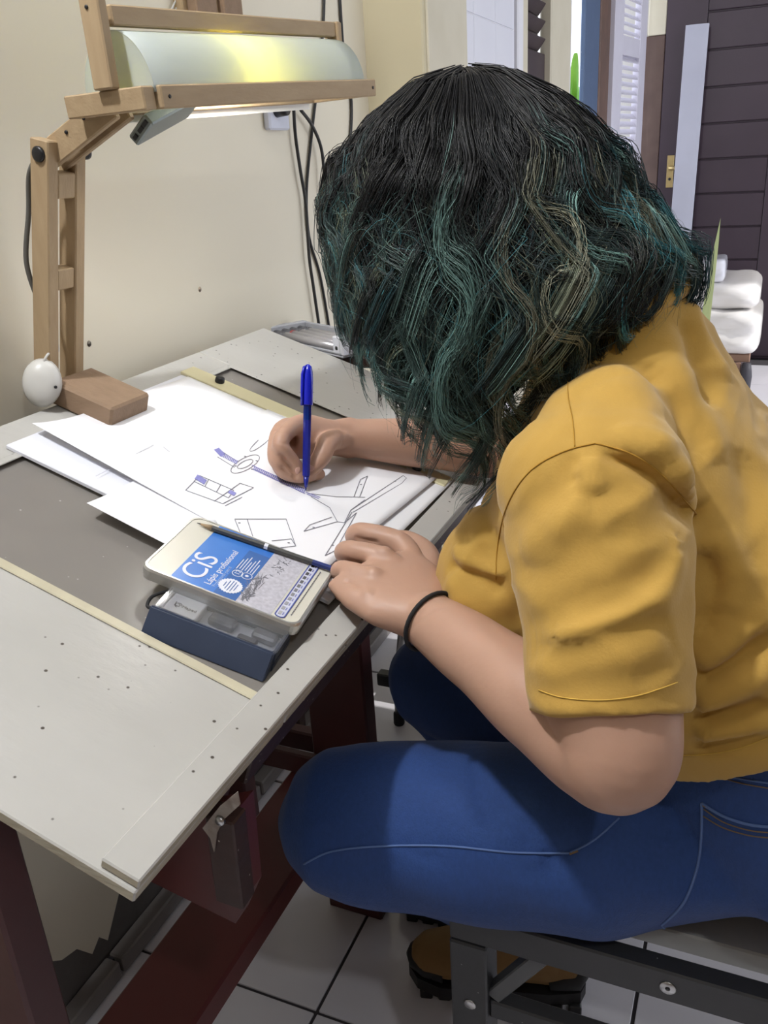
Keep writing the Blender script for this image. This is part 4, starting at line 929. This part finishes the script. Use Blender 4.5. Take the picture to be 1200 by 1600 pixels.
# legs inside the jeans, feet inside the boots
for HP, KN, AN in ((HPL, KNL, ANL), (HPR, KNR, ANR)):
    parts.append(limb([(HP+Vector((-.03, 0, .02)), .050), (between(HP, KN, .5), .066), (KN, .056), (between(KN, AN, .35), .048), (AN, .034), (AN+Vector((0, 0, -.03)), .030)], 18))
bme = fuse(parts, .0026, 6)
bbv = bvh_of(bme)
for pts, amp, w in (([(436, 708), (446, 722), (457, 735), (466, 746)], -.0042, .0026), ([(438, 728), (450, 740), (466, 750)], -.0036, .0024), ([(436, 690), (446, 694), (455, 692)], -.0012, .0022), ([(497, 706), (506, 711), (514, 714)], -.0010, .0020), ([(534, 668), (537, 682), (534, 697)], -.0014, .0030),
                    ([(553, 840), (575, 845), (592, 848)], -.0026, .0026), ([(541, 874), (560, 879), (578, 880)], -.0026, .0026), ([(538, 906), (552, 913), (566, 918)], -.0024, .0026), ([(640, 985), (665, 960), (700, 945)], -.0010, .0030)):
    crease(bme, bbv, pts, amp, w)
PO = Vector((.05, .82, 0))
for v in bme.vertices: v.co -= PO
person = link('person', bme, SKIN, None, PO, True)
tag(person, 'person in a mustard t-shirt and blue jeans bent over the table, drawing', 'person')

# face details (mostly behind the hair)
for s in (-1, 1):
    V, Fc = ellip(SK+HU*.004+HF*.082+HS*s*.030, .010, .013, .008, HF, HS, HU, 14, 8); mesh('eye', V, Fc, mat('eye_white', (.8, .78, .75), .2), person, None, True)
    tube('eyebrow', [SK+HU*.026+HF*.085+HS*s*.014, SK+HU*.032+HF*.084+HS*s*.030, SK+HU*.026+HF*.074+HS*s*.046], [.002, .003, .0015], mat('brow_hair', (.012, .01, .01), .6), person)
V, Fc = ellip(SK-HU*.068+HF*.084, .009, .022, .006, HF, HS, HU, 16, 8); mesh('lips', V, Fc, mat('lip', (.36, .12, .10), .4), person, None, True)
# nails
NAIL = mat('nail', (0.56, 0.34, 0.28), .3, (0.52, 0.30, 0.24), 20)
for (a, b, hx, hy) in ((466, 735, .0040, .0050), (485, 731, .0052, .0044)):
    hit = bbv.ray_cast(Vector(CAM), Vector(ray(a, b)).normalized())
    if hit[0] is not None:
        nn = hit[1]; xx = (Vector(ROT[0])-nn*Vector(ROT[0]).dot(nn)).normalized(); V, Fc = ellip(hit[0]-nn*.0004, hx, .0011, hy, xx, nn, xx.cross(nn), 12, 8); mesh('nail', V, Fc, NAIL, person, None, True)
# hair tie on the left wrist
wa = (WRL-ELL).normalized(); wc = WRL-wa*.004; u1 = wa.cross(Vector((0, 0, 1))).normalized(); u2 = wa.cross(u1)
tube('hair_tie', [wc+(u1*math.cos(t*math.pi/16)+u2*math.sin(t*math.pi/16))*.0305+wa*.004*math.sin(t*math.pi/16+.6) for t in range(33)], .0022, mat('black_elastic', (.012, .012, .013), .8, bump=.4), person, 8)

# --- jeans
JEAN = mat('blue_denim', (0.019, 0.060, 0.220), 0.8, (0.013, 0.044, 0.165), 260, .8, .35, 700, stretch=(1, 1, .4), sheen=.06)
jp = [loft([((.075, .82, .470), .12, .105), ((.085, .82, .50), .165, .145), ((.080, .82, .58), .185, .158), ((.060, .82, .66), .182, .148), ((.040, .82, .760), .165, .130)], 40)]
jp.append(ellip((.115, .730, .562), .130, .108, .108)); jp.append(ellip((.115, .91, .562), .130, .108, .108))
def thigh(HP, KN, AN, kn=.080):
    jp.append(limb([(HP+Vector((.02, 0, .008)), .104), (between(HP, KN, .30)+Vector((0, 0, .002)), .098), (between(HP, KN, .62), .093), (between(HP, KN, .88), .087), (KN, kn)], 28))
    d = (AN-KN).normalized()
    jp.append(limb([(KN+Vector((-.004, 0, -.004)), kn-.006), (between(KN, AN, .25)+Vector((.010, 0, 0)), .060), (between(KN, AN, .6)+Vector((.012, 0, 0)), .054), (between(KN, AN, .80), .055), (AN+Vector((0, 0, .02)), .052)], 24))
thigh(HPL, KNL, ANL, .084); thigh(HPR, KNR, ANR, .080)
jme = fuse(jp, .0045, 8)
jb = bvh_of(jme)
for pts, amp, w in (([(960, 1270), (900, 1330), (840, 1345)], -.006, .012), ([(735, 1160), (745, 1230), (770, 1310)], -.0025, .008), ([(760, 1180), (790, 1260), (810, 1320)], .002, .008), ([(980, 1290), (1030, 1300), (1085, 1290)], -.003, .010),
                    ([(960, 1310), (1010, 1330), (1060, 1330)], -.002, .008), ([(830, 1340), (900, 1335), (960, 1290)], .003, .012), ([(620, 1310), (650, 1335), (700, 1345)], -.0015, .006), ([(480, 1290), (520, 1284), (560, 1286)], .0016, .008), ([(500, 1340), (560, 1350), (620, 1345)], -.002, .01)):
    crease(jme, jb, pts, amp, w)
C = coords(jme); N = normals(jme)
fx = np.clip((C[:, 0]+.10)/.18, 0, 1); fx = fx*fx*(3-2*fx); fz = np.clip((.585-C[:, 2])/.13, 0, 1); fz = fz*fz*(3-2*fz)
C[:, 1] = .82+(C[:, 1]-.82)*(1-.45*fx*fz); setco(jme, C); N = normals(jme)
C += N*(.0011*np.sin(C[:, 0]*42+C[:, 2]*60+3*np.sin(C[:, 1]*20)))[:, None]
C[:, 2] = np.where((C[:, 2] < .4530) & (C[:, 0] > -.245), .4530+(C[:, 2]-.4530)*0.02, C[:, 2]) * 1.0
setco(jme, C)
# legs below the knee keep their height (only what lies on the seat is flattened)
for v in jme.vertices: v.co -= PO
jeans = link('jeans', jme, JEAN, person, None, True)
bv = bvh_of(jme)
class _Off:
    def __init__(s, bv): s.bv = bv
    def ray_cast(s, o, d):
        h = s.bv.ray_cast(o-PO, d); return (h[0]+PO if h[0] is not None else None, h[1])
jbv = _Off(bv)
ST1 = mat('pale_blue_stitch', (0.10, 0.17, 0.38), .8); ST2 = mat('tan_stitch', (0.20, 0.13, 0.07), .8)
seam('outseam', jbv, [(475, 1350), (520, 1330), (600, 1322), (700, 1322), (800, 1332), (890, 1333)], .0011, ST1, jeans)
seam('outseam', jbv, [(890, 1333), (930, 1312), (968, 1278)], .0010, ST1, jeans)
seam('bar_tack', jbv, [(890, 1334), (903, 1329)], .0013, ST2, jeans)
seam('pocket_edge', jbv, [(1097, 1255), (1096, 1310), (1088, 1360), (1068, 1410), (1034, 1445)], .0014, ST1, jeans)
seam('pocket_edge', jbv, [(1097, 1255), (1130, 1275), (1170, 1288), (1205, 1292)], .0014, ST1, jeans)
seam('pocket_edge', jbv, [(1034, 1445), (1043, 1456), (1052, 1462)], .0012, ST1, jeans)
seam('pocket_stitch', jbv, [(1100, 1264), (1130, 1284), (1170, 1297), (1205, 1301)], .0006, ST2, jeans); seam('pocket_stitch', jbv, [(1099, 1275), (1130, 1293), (1170, 1305), (1205, 1309)], .0006, ST2, jeans)
seam('bar_tack', jbv, [(1099, 1258), (1107, 1262)], .0013, ST2, jeans)
seam('yoke_seam', jbv, [(1110, 1203), (1150, 1215), (1205, 1224)], .0009, ST1, jeans); seam('yoke_seam', jbv, [(1120, 1213), (1160, 1224), (1205, 1232)], .0006, ST2, jeans)

# --- t-shirt
SHIRT = mat('mustard_cotton', (0.47, 0.282, 0.056), 0.85, (0.425, 0.252, 0.047), 6, .9, .12, 420, sheen=.15)
def q(t): return between(SHL, ELL, t)
sp_ = [loft([((.034, .82, .722), .197, .160), ((.020, .82, .745), .200, .165), ((-.035, .82, .79), .196, .172), ((-.078, .82, .85), .186, .165), ((-.098, .82, .91), .180, .142), ((-.105, .82, .965), .170, .112), ((-.108, .82, 1.005), .135, .088), ((-.112, .82, 1.038), .090, .072), ((-.125, .82, 1.066), .068, .058)], 44)]
sp_.append(ellip((-.185, .750, .815), .090, .080, .080)); sp_.append(ellip((-.185, .890, .815), .090, .080, .080))
def sleeve(SH, EL, s):
    a = between(SH, EL, -.02); e = between(SH, EL, .76); dd = (EL-SH).normalized()
    sp_.append(ellip(SH+Vector((0, s*.004, .004)), .078, .064, .066))
    sp_.append(limb([(SH+Vector((.0, -s*.05, .03)), .058), (SH+Vector((0, 0, 0)), .069)], 24))
    st_ = [(between(SH, EL, t), w, w) for t, w in ((-.05, .066), (.15, .0715), (.35, .0695), (.55, .0650), (.74, .0620), (.86, .0625))]
    sp_.append(loft(st_, 30, Vector((1, 0, 0))))
sleeve(SHL, ELL, -1); sleeve(SHR, ELR, 1)
sme = fuse(sp_, .0042, 10)
sb = bvh_of(sme)
for pts, amp, w in (([(935, 702), (985, 716), (1030, 745), (1075, 790), (1094, 812)], -.0075, .010), ([(950, 682), (1000, 694), (1050, 730), (1095, 790)], .006, .012),
                    ([(1060, 835), (1045, 890), (1010, 940), (930, 975), (830, 1000)], .006, .014), ([(1060, 830), (1030, 890), (980, 925), (900, 955), (815, 985)], -.005, .012),
                    ([(820, 1015), (900, 1000), (980, 975), (1035, 945)], -.003, .010), ([(830, 1060), (900, 1050), (1000, 1020), (1040, 995)], .0025, .012),
                    ([(800, 900), (860, 880), (930, 850), (1000, 830)], -.0025, .016), ([(810, 860), (870, 820), (920, 790)], .0025, .014), ([(905, 712), (890, 735), (900, 760)], -.003, .008), ([(930, 715), (920, 740), (940, 770)], .0025, .008),
                    ([(700, 880), (740, 900), (785, 925)], -.0045, .009), ([(705, 862), (745, 885), (790, 905)], .004, .010), ([(700, 900), (740, 960), (800, 1000)], .003, .016), ([(745, 850), (770, 890), (785, 930)], -.002, .009),
                    ([(1090, 1066), (1110, 1055), (1160, 1030), (1205, 990)], -.006, .009), ([(1090, 1040), (1110, 1030), (1160, 1000), (1205, 955)], .0045, .010),
                    ([(1090, 1102), (1110, 1098), (1160, 1075), (1205, 1040)], .005, .010), ([(1090, 1130), (1110, 1125), (1160, 1115), (1205, 1095)], -.006, .009), ([(1090, 1148), (1110, 1146), (1160, 1138), (1205, 1122)], .005, .008), ([(1090, 1168), (1110, 1166), (1160, 1158), (1205, 1146)], -.005, .008),
                    ([(1100, 850), (1120, 920), (1090, 990)], -.005, .012), ([(1120, 830), (1140, 900), (1130, 960)], .004, .014), ([(1160, 700), (1180, 800), (1190, 900)], -.003, .016),
                    ([(905, 600), (900, 640), (895, 690)], -.0015, .006), ([(1070, 500), (1090, 560), (1120, 640)], -.004, .012), ([(1080, 470), (1100, 520), (1135, 600)], .004, .012), ([(1000, 570), (1060, 640), (1110, 720)], -.003, .016), ([(1040, 560), (1090, 640), (1130, 720)], .003, .016), ([(960, 590), (1000, 650), (1050, 720)], .002, .02)):
    crease(sme, sb, pts, amp*1.7, w)
C = coords(sme); N = normals(sme)
C += N*(.0012*np.sin(C[:, 0]*30+C[:, 1]*26+2.5*np.sin(C[:, 2]*22))+.0008*np.sin(C[:, 2]*55+C[:, 0]*35+4*C[:, 1]))[:, None]; setco(sme, C)
from mathutils import noise as mn
C = coords(sme); N = normals(sme)
nv = np.array([1-2*abs(mn.noise(Vector((x*17+.35*z*17, y*17, z*26-x*14)))) for x, y, z in C]); nv2 = np.array([mn.noise(Vector((x*34, y*34+5, z*48+x*26))) for x, y, z in C])
C += N*((.0030*(nv-.5)+.0012*nv2)*np.clip((C[:, 2]-.742)/.02, 0, 1))[:, None]; setco(sme, C)
for v in sme.vertices: v.co -= PO
shirt = link('t_shirt', sme, SHIRT, person, None, True)
sbv = _Off(bvh_of(sme))
SEAMM = mat('mustard_seam', (0.40, 0.215, 0.025), .85); SEAML = mat('mustard_stitch', (0.62, 0.39, 0.07), .85)
seam('armhole_seam', sbv, [(775, 905), (778, 850), (795, 785), (830, 735), (880, 706), (930, 693)], .0006, SEAMM, shirt); seam('armhole_seam', sbv, [(930, 693), (985, 708), (1035, 742), (1088, 803)], .0006, SEAMM, shirt)
seam('shoulder_seam', sbv, [(888, 575), (888, 620), (895, 660), (898, 698)], .0005, SEAMM, shirt)
seam('sleeve_hem', sbv, [(842, 1078), (880, 1090), (940, 1094), (1000, 1086), (1058, 1066)], .0005, SEAML, shirt)
seam('bottom_hem', sbv, [(1052, 1180), (1110, 1178), (1160, 1168), (1205, 1150)], .0005, SEAML, shirt)
ncen = Vector((-.122, .82, 1.056)); nd = Vector((-.42, 0, .91)).normalized(); n1 = Vector((0, 1, 0)); n2 = nd.cross(n1)
tube('collar', [ncen+n1*.070*math.cos(t*math.pi/20)+n2*.064*math.sin(t*math.pi/20) for t in range(41)], .0085, SHIRT, shirt, 10)

# --- boots
TAN = mat('tan_nubuck', (0.27, 0.155, 0.055), .75, (0.21, 0.118, 0.040), 20, .8, .2, 120); SOLE = mat('black_lug_sole', (.012, .012, .013), .5)
def boot(toe, heel, label):
    toe = Vector(toe); heel = Vector(heel); d = (toe-heel); L = d.length; d.normalize(); s = Vector((-d.y, d.x, 0)); up = Vector((0, 0, 1))
    parts = [loft([(heel+d*L*t+up*z, w, h) for t, z, w, h in ((.02, .075, .018, .035), (.06, .075, .032, .045), (.2, .078, .037, .050), (.4, .076, .038, .046), (.58, .068, .042, .037), (.78, .060, .044, .029), (.92, .055, .036, .024), (.985, .052, .018, .016))], 24, s),
             limb([(heel+d*L*.24+up*.08, .042), (heel+d*L*.25+up*.175, .047)], 20)]
    me = fuse(parts, .0035, 4)
    for v in me.vertices: v.co -= PO
    b = link('boot', me, TAN, person, None, True); b['label'] = label
    out = [(heel+d*L*t+s*w) for t, w in ((0, .012), (.03, .030), (.2, .039), (.45, .040), (.65, .047), (.82, .047), (.95, .034), (1.01, .012), (1.01, -.012), (.95, -.034), (.82, -.047), (.65, -.047), (.45, -.040), (.2, -.039), (.03, -.030), (0, -.012))]
    so = plate('sole', [p+up*.016 for p in out], up, .022, SOLE, b)
    for k in range(9):
        for sg in (-1, 1):
            c = heel+d*L*(.06+.105*k)+s*sg*.030+up*.009; V, Fc = boxg(c, .0095, .013 if .5 < k < 7 else .009, .009, d, s, up, .002); mesh('lug', V, Fc, SOLE, so)
    cap_ = [(heel+d*L*t+up*z, w, h) for t, z, w, h in ((-.012, .055, .016, .020), (.03, .058, .0345, .030), (.12, .055, .0385, .026), (.2, .05, .039, .018))]
    V, Fc = loft(cap_, 20, s); mesh('heel_guard', V, Fc, SOLE, b, None, True)
    V, Fc = loft([(heel+d*L*t+up*z, w, h) for t, z, w, h in ((.80, .050, .046, .020), (.92, .050, .038, .020), (1.0, .046, .020, .014), (1.012, .044, .008, .008))], 20, s); mesh('toe_guard', V, Fc, SOLE, b, None, True)
    for k in range(3):
        t = .52-.09*k; z = .104+.014*k
        tube('lace', [heel+d*L*t+s*-.022+up*(z-.004), heel+d*L*(t+.01)+up*(z+.004), heel+d*L*t+s*.022+up*(z-.004)], .0022, mat('boot_lace', (.03, .025, .02), .8), b, 6)
        for sg in (-1, 1): lathe('eyelet', heel+d*L*t+s*sg*.026+up*(z-.010), s*sg, [(0, .004), (.003, .003)], BRASS, b, 8)
    return b
boot((-.405, .905, 0), (-.145, .965, 0), 'tan boot nearest the bench leg, pointing towards the table'); boot((-.475, 1.035, 0), (-.215, 1.075, 0), 'tan boot further back under the person')

# --- hair: wavy shoulder-length strands, black at the roots, dyed green and teal below
HC = Vector((-.262, .82, 0)); ZT = 1.270
zf = np.array([.90, .96, .985, 1.035, 1.10, 1.163, 1.20, 1.234, 1.258, 1.270]); rf = np.array([.05, .07, .085, .105, .124, .136, .118, .082, .047, .0])
zb = np.array([.90, 1.02, 1.05, 1.08, 1.113, 1.162, 1.205, 1.240, 1.262, 1.270]); rb = np.array([.12, .165, .190, .203, .200, .155, .125, .085, .045, .0])
zs = np.array([.90, .94, .99, 1.03, 1.08, 1.13, 1.18, 1.225, 1.258, 1.270]); rs = np.array([.10, .125, .145, .150, .146, .136, .122, .092, .050, .0])
def env(phi, z):
    c = np.cos(phi); wf = np.maximum(0, -c)**2; wb = np.maximum(0, c)**2; w = np.sin(phi)**2
    return wf*np.interp(z, zf, rf)+wb*np.interp(z, zb, rb)+w*np.interp(z, zs, rs)
def zend(phi):
    """height of the hair ends round the head (phi 0 = back, pi = face side, -pi/2 = towards the camera)"""
    p = (phi+math.pi) % (2*math.pi)-math.pi
    k = np.array([-math.pi, -2.6, -2.2, -1.95, -1.72, -1.5, -1.3, -1.1, -.85, -.5, -.2, 0, .5, 1.2, 1.8, 2.4, math.pi])
    v = np.array([1.045, 1.040, 1.035, 1.022, .985, .942, .930, .946, .992, 1.020, 1.035, 1.040, 1.05, 1.0, .99, 1.02, 1.045])
    return np.interp(p, k, v)
NP = 38
q_ = np.linspace(0, 1, NP); t_ = q_
allV = []; allC = []; allR = []
def strand_pts(phi0, q0, q1, k, wav, wph, wn, amp, zj):
    qq = q0+(q1-q0)*q_; ze = zend(np.array([phi0]))[0]+zj; z = ZT-(ZT-ze)*qq**1.55
    gro = np.clip((qq-.20)/.42, 0, 1)**1.2+.6*np.clip((qq-.80)/.2, 0, 1)
    ang = 2*math.pi*wn*qq+wph
    r0 = env(np.full_like(z, phi0), np.maximum(z, .9))
    phi = phi0+wav*gro*np.sin(ang)*np.minimum(1, .12/np.maximum(r0, .05))
    r = env(phi, np.maximum(z, .9))*k+amp*.30*gro*np.sin(ang+1.5)-.012*np.clip((qq-.9)/.1, 0, 1)**2
    z2 = z+amp*.5*gro*np.sin(2*ang)
    return np.stack([HC.x+r*np.cos(phi), HC.y+r*np.sin(phi), z2], 1), qq
root = np.array([.0045, .0045, .0055])
pal_ = 1.3*np.array([[.050, .092, .082], [.085, .155, .140], [.095, .108, .075], [.150, .150, .108], [.050, .19, .22], [.020, .036, .036], [.110, .19, .170], [.030, .055, .055]])
pw_ = np.array([.20, .18, .13, .08, .10, .13, .09, .09])
def lock(phi0, k0, nsub, nstr, spread, thick):
    """one thick wavy lock: sub-locks that share wave, dye and length"""
    q0 = min(.5, abs(rng.normal(0, .16)) if rng.random() < .65 else rng.uniform(0, .45)); q1 = rng.uniform(.90, 1.04); q0 = max(q0, rng.uniform(.02, .10))
    wav = rng.uniform(.07, .16); wph = rng.uniform(0, 6.28); wn = rng.uniform(2.9, 4.0)*rng.choice([-1, 1]); amp = rng.uniform(.008, .015); zj = rng.normal(0, .013)
    base = pal_[rng.choice(len(pal_), p=pw_)]
    if phi0 < -2.5: base = base*.5+np.array([.11, .115, .080])*.5
    start = rng.uniform(.26, .50) if phi0 > -.8 else (rng.uniform(.34, .62) if phi0 > -2.3 else rng.uniform(.46, .70)); black = rng.random() < .20
    for sb_ in range(nsub):
        dphi = rng.normal(0, spread); dk = rng.normal(0, .022); dw = rng.normal(0, .30); R0 = rng.uniform(.0035, thick); b2 = (base if rng.random() < .55 else pal_[rng.choice(len(pal_), p=pw_)])*rng.choice([.35, .7, 1.0, 1.5], p=[.25, .3, .28, .17]); start2 = start+rng.normal(0, .05); dq = rng.normal(0, .03); dz = rng.normal(0, .008)
        for s_i in range(nstr):
            P, qq = strand_pts(phi0+dphi+rng.normal(0, .006), max(0, q0+rng.normal(0, .012)), q1+dq+rng.normal(0, .010), k0+dk+rng.normal(0, .004), wav*rng.uniform(.96, 1.04), wph+dw+rng.normal(0, .08), wn, amp*rng.uniform(.92, 1.08), zj+dz+rng.normal(0, .0025))
            off = rng.normal(0, 1, 3); off /= np.linalg.norm(off)+1e-6; sp = R0*rng.random()**.5
            P = P+off[None]*(sp*(.7+.5*np.sin(math.pi*t_))*(1-.85*t_**3))[:, None]
            m_ = np.clip((qq-start2-rng.normal(0, .03))/.22, 0, 1)[:, None]*(.12 if black else 1.0)
            allV.append(P); allC.append(root[None]*(1-m_)*rng.uniform(.6, 2.0)+b2[None]*rng.uniform(.7, 1.4)*m_); allR.append(1.0)
for ph in np.linspace(-math.pi, .30, 46): lock(ph+rng.normal(0, .03), rng.uniform(.97, 1.03), 7, 13, .035, .0105)
for ph in np.linspace(-math.pi, .30, 34): lock(ph+rng.normal(0, .04), rng.uniform(.86, .95), 6, 12, .045, .012)
for ph in np.linspace(.35, math.pi, 14): lock(ph+rng.normal(0, .04), rng.uniform(.90, 1.0), 6, 8, .06, .012)
for i in range(560):
    phi0 = rng.uniform(-math.pi, .4); P, qq = strand_pts(phi0, rng.uniform(0, .35), rng.uniform(.6, 1.03), rng.uniform(1.0, 1.055), rng.uniform(.10, .28), rng.uniform(0, 6.28), rng.uniform(2.2, 4.2)*rng.choice([-1, 1]), rng.uniform(.006, .018), rng.normal(0, .012))
    base = pal_[rng.choice(len(pal_), p=pw_)]; m_ = np.clip((qq-.45)/.2, 0, 1)[:, None]; allV.append(P); allC.append(.008*(1-m_)+base[None]*1.2*m_); allR.append(.42)
P = np.array(allV); Cc = np.array(allC); ns_ = len(P)
tan = np.gradient(P, axis=1); tan /= np.linalg.norm(tan, axis=2, keepdims=True)+1e-9
ref = np.array([.3, -.9, .2]); ref /= np.linalg.norm(ref)
s1 = np.cross(tan, ref); s1 /= np.linalg.norm(s1, axis=2, keepdims=True)+1e-9; s2 = np.cross(tan, s1)
rad = (np.linspace(1, .35, NP)*.00052)[None, :, None]*rng.uniform(.7, 1.3, (ns_, 1, 1))*np.array(allR)[:, None, None]
ring = np.stack([P+s1*rad, P+(-.5*s1+.866*s2)*rad, P+(-.5*s1-.866*s2)*rad], 2)            # strands, points, 3, xyz
VV = ring.reshape(-1, 3)
bi = (np.arange(ns_)[:, None, None]*NP+np.arange(NP-1)[None, :, None])*3
j = np.arange(3)[None, None, :]; jn = (j+1) % 3
FF = np.stack([bi+j, bi+jn, bi+3+jn, bi+3+j], 3).reshape(-1, 4)
CV = np.repeat(Cc[:, :, None, :], 3, axis=2).reshape(-1, 3)
# inner volume, so the scalp never shows through
nz_, nph = 26, 64; iv = []; ic = []
for i in range(nz_):
    u = i/(nz_-1)
    for jj in range(nph):
        ph = 2*math.pi*jj/nph; ze = float(zend(np.array([ph]))[0])+.035; z = ZT-.006-(ZT-ze)*u**1.5
        r = float(env(np.array([ph]), np.array([z]))[0])*.84*(1-.25*max(0, u-.8)*5*.2); r += .004*math.sin(ph*23+u*9)
        iv.append((HC.x+max(r, .0005)*math.cos(ph), HC.y+max(r, .0005)*math.sin(ph), z)); ic.append((.004, .0055, .0055) if u < .5 else (.006, .012, .012))
o0 = len(VV); VV = np.vstack([VV, np.array(iv)]); CV = np.vstack([CV, np.array(ic)])
IF = []
for i in range(nz_-1):
    for jj in range(nph): IF.append((o0+i*nph+jj, o0+i*nph+(jj+1) % nph, o0+(i+1)*nph+(jj+1) % nph, o0+(i+1)*nph+jj))
FF = np.vstack([FF, np.array(IF)])
hme = bpy.data.meshes.new('hair'); hme.vertices.add(len(VV)); hme.vertices.foreach_set('co', (VV-np.array(PO)).reshape(-1).astype(np.float32))
hme.loops.add(len(FF)*4); hme.loops.foreach_set('vertex_index', FF.reshape(-1).astype(np.int32)); hme.polygons.add(len(FF))
hme.polygons.foreach_set('loop_start', (np.arange(len(FF))*4).astype(np.int32)); hme.update(calc_edges=True); hme.validate()
ca = hme.color_attributes.new('dye', 'FLOAT_COLOR', 'POINT'); ca.data.foreach_set('color', np.hstack([CV, np.ones((len(CV), 1))]).reshape(-1).astype(np.float32))
HM = bpy.data.materials.new('dyed_hair'); HM.use_nodes = True; nt = HM.node_tree; p = nt.nodes['Principled BSDF']
vc = nt.nodes.new('ShaderNodeVertexColor'); vc.layer_name = 'dye'; nt.links.new(vc.outputs[0], p.inputs['Base Color']); p.inputs['Roughness'].default_value = .42; p.inputs['Specular IOR Level'].default_value = .36
hair = link('hair', hme, HM, person, None, True); hair['kind'] = 'stuff'; hair['label'] = 'wavy shoulder-length hair, black at the roots and dyed green and teal below'
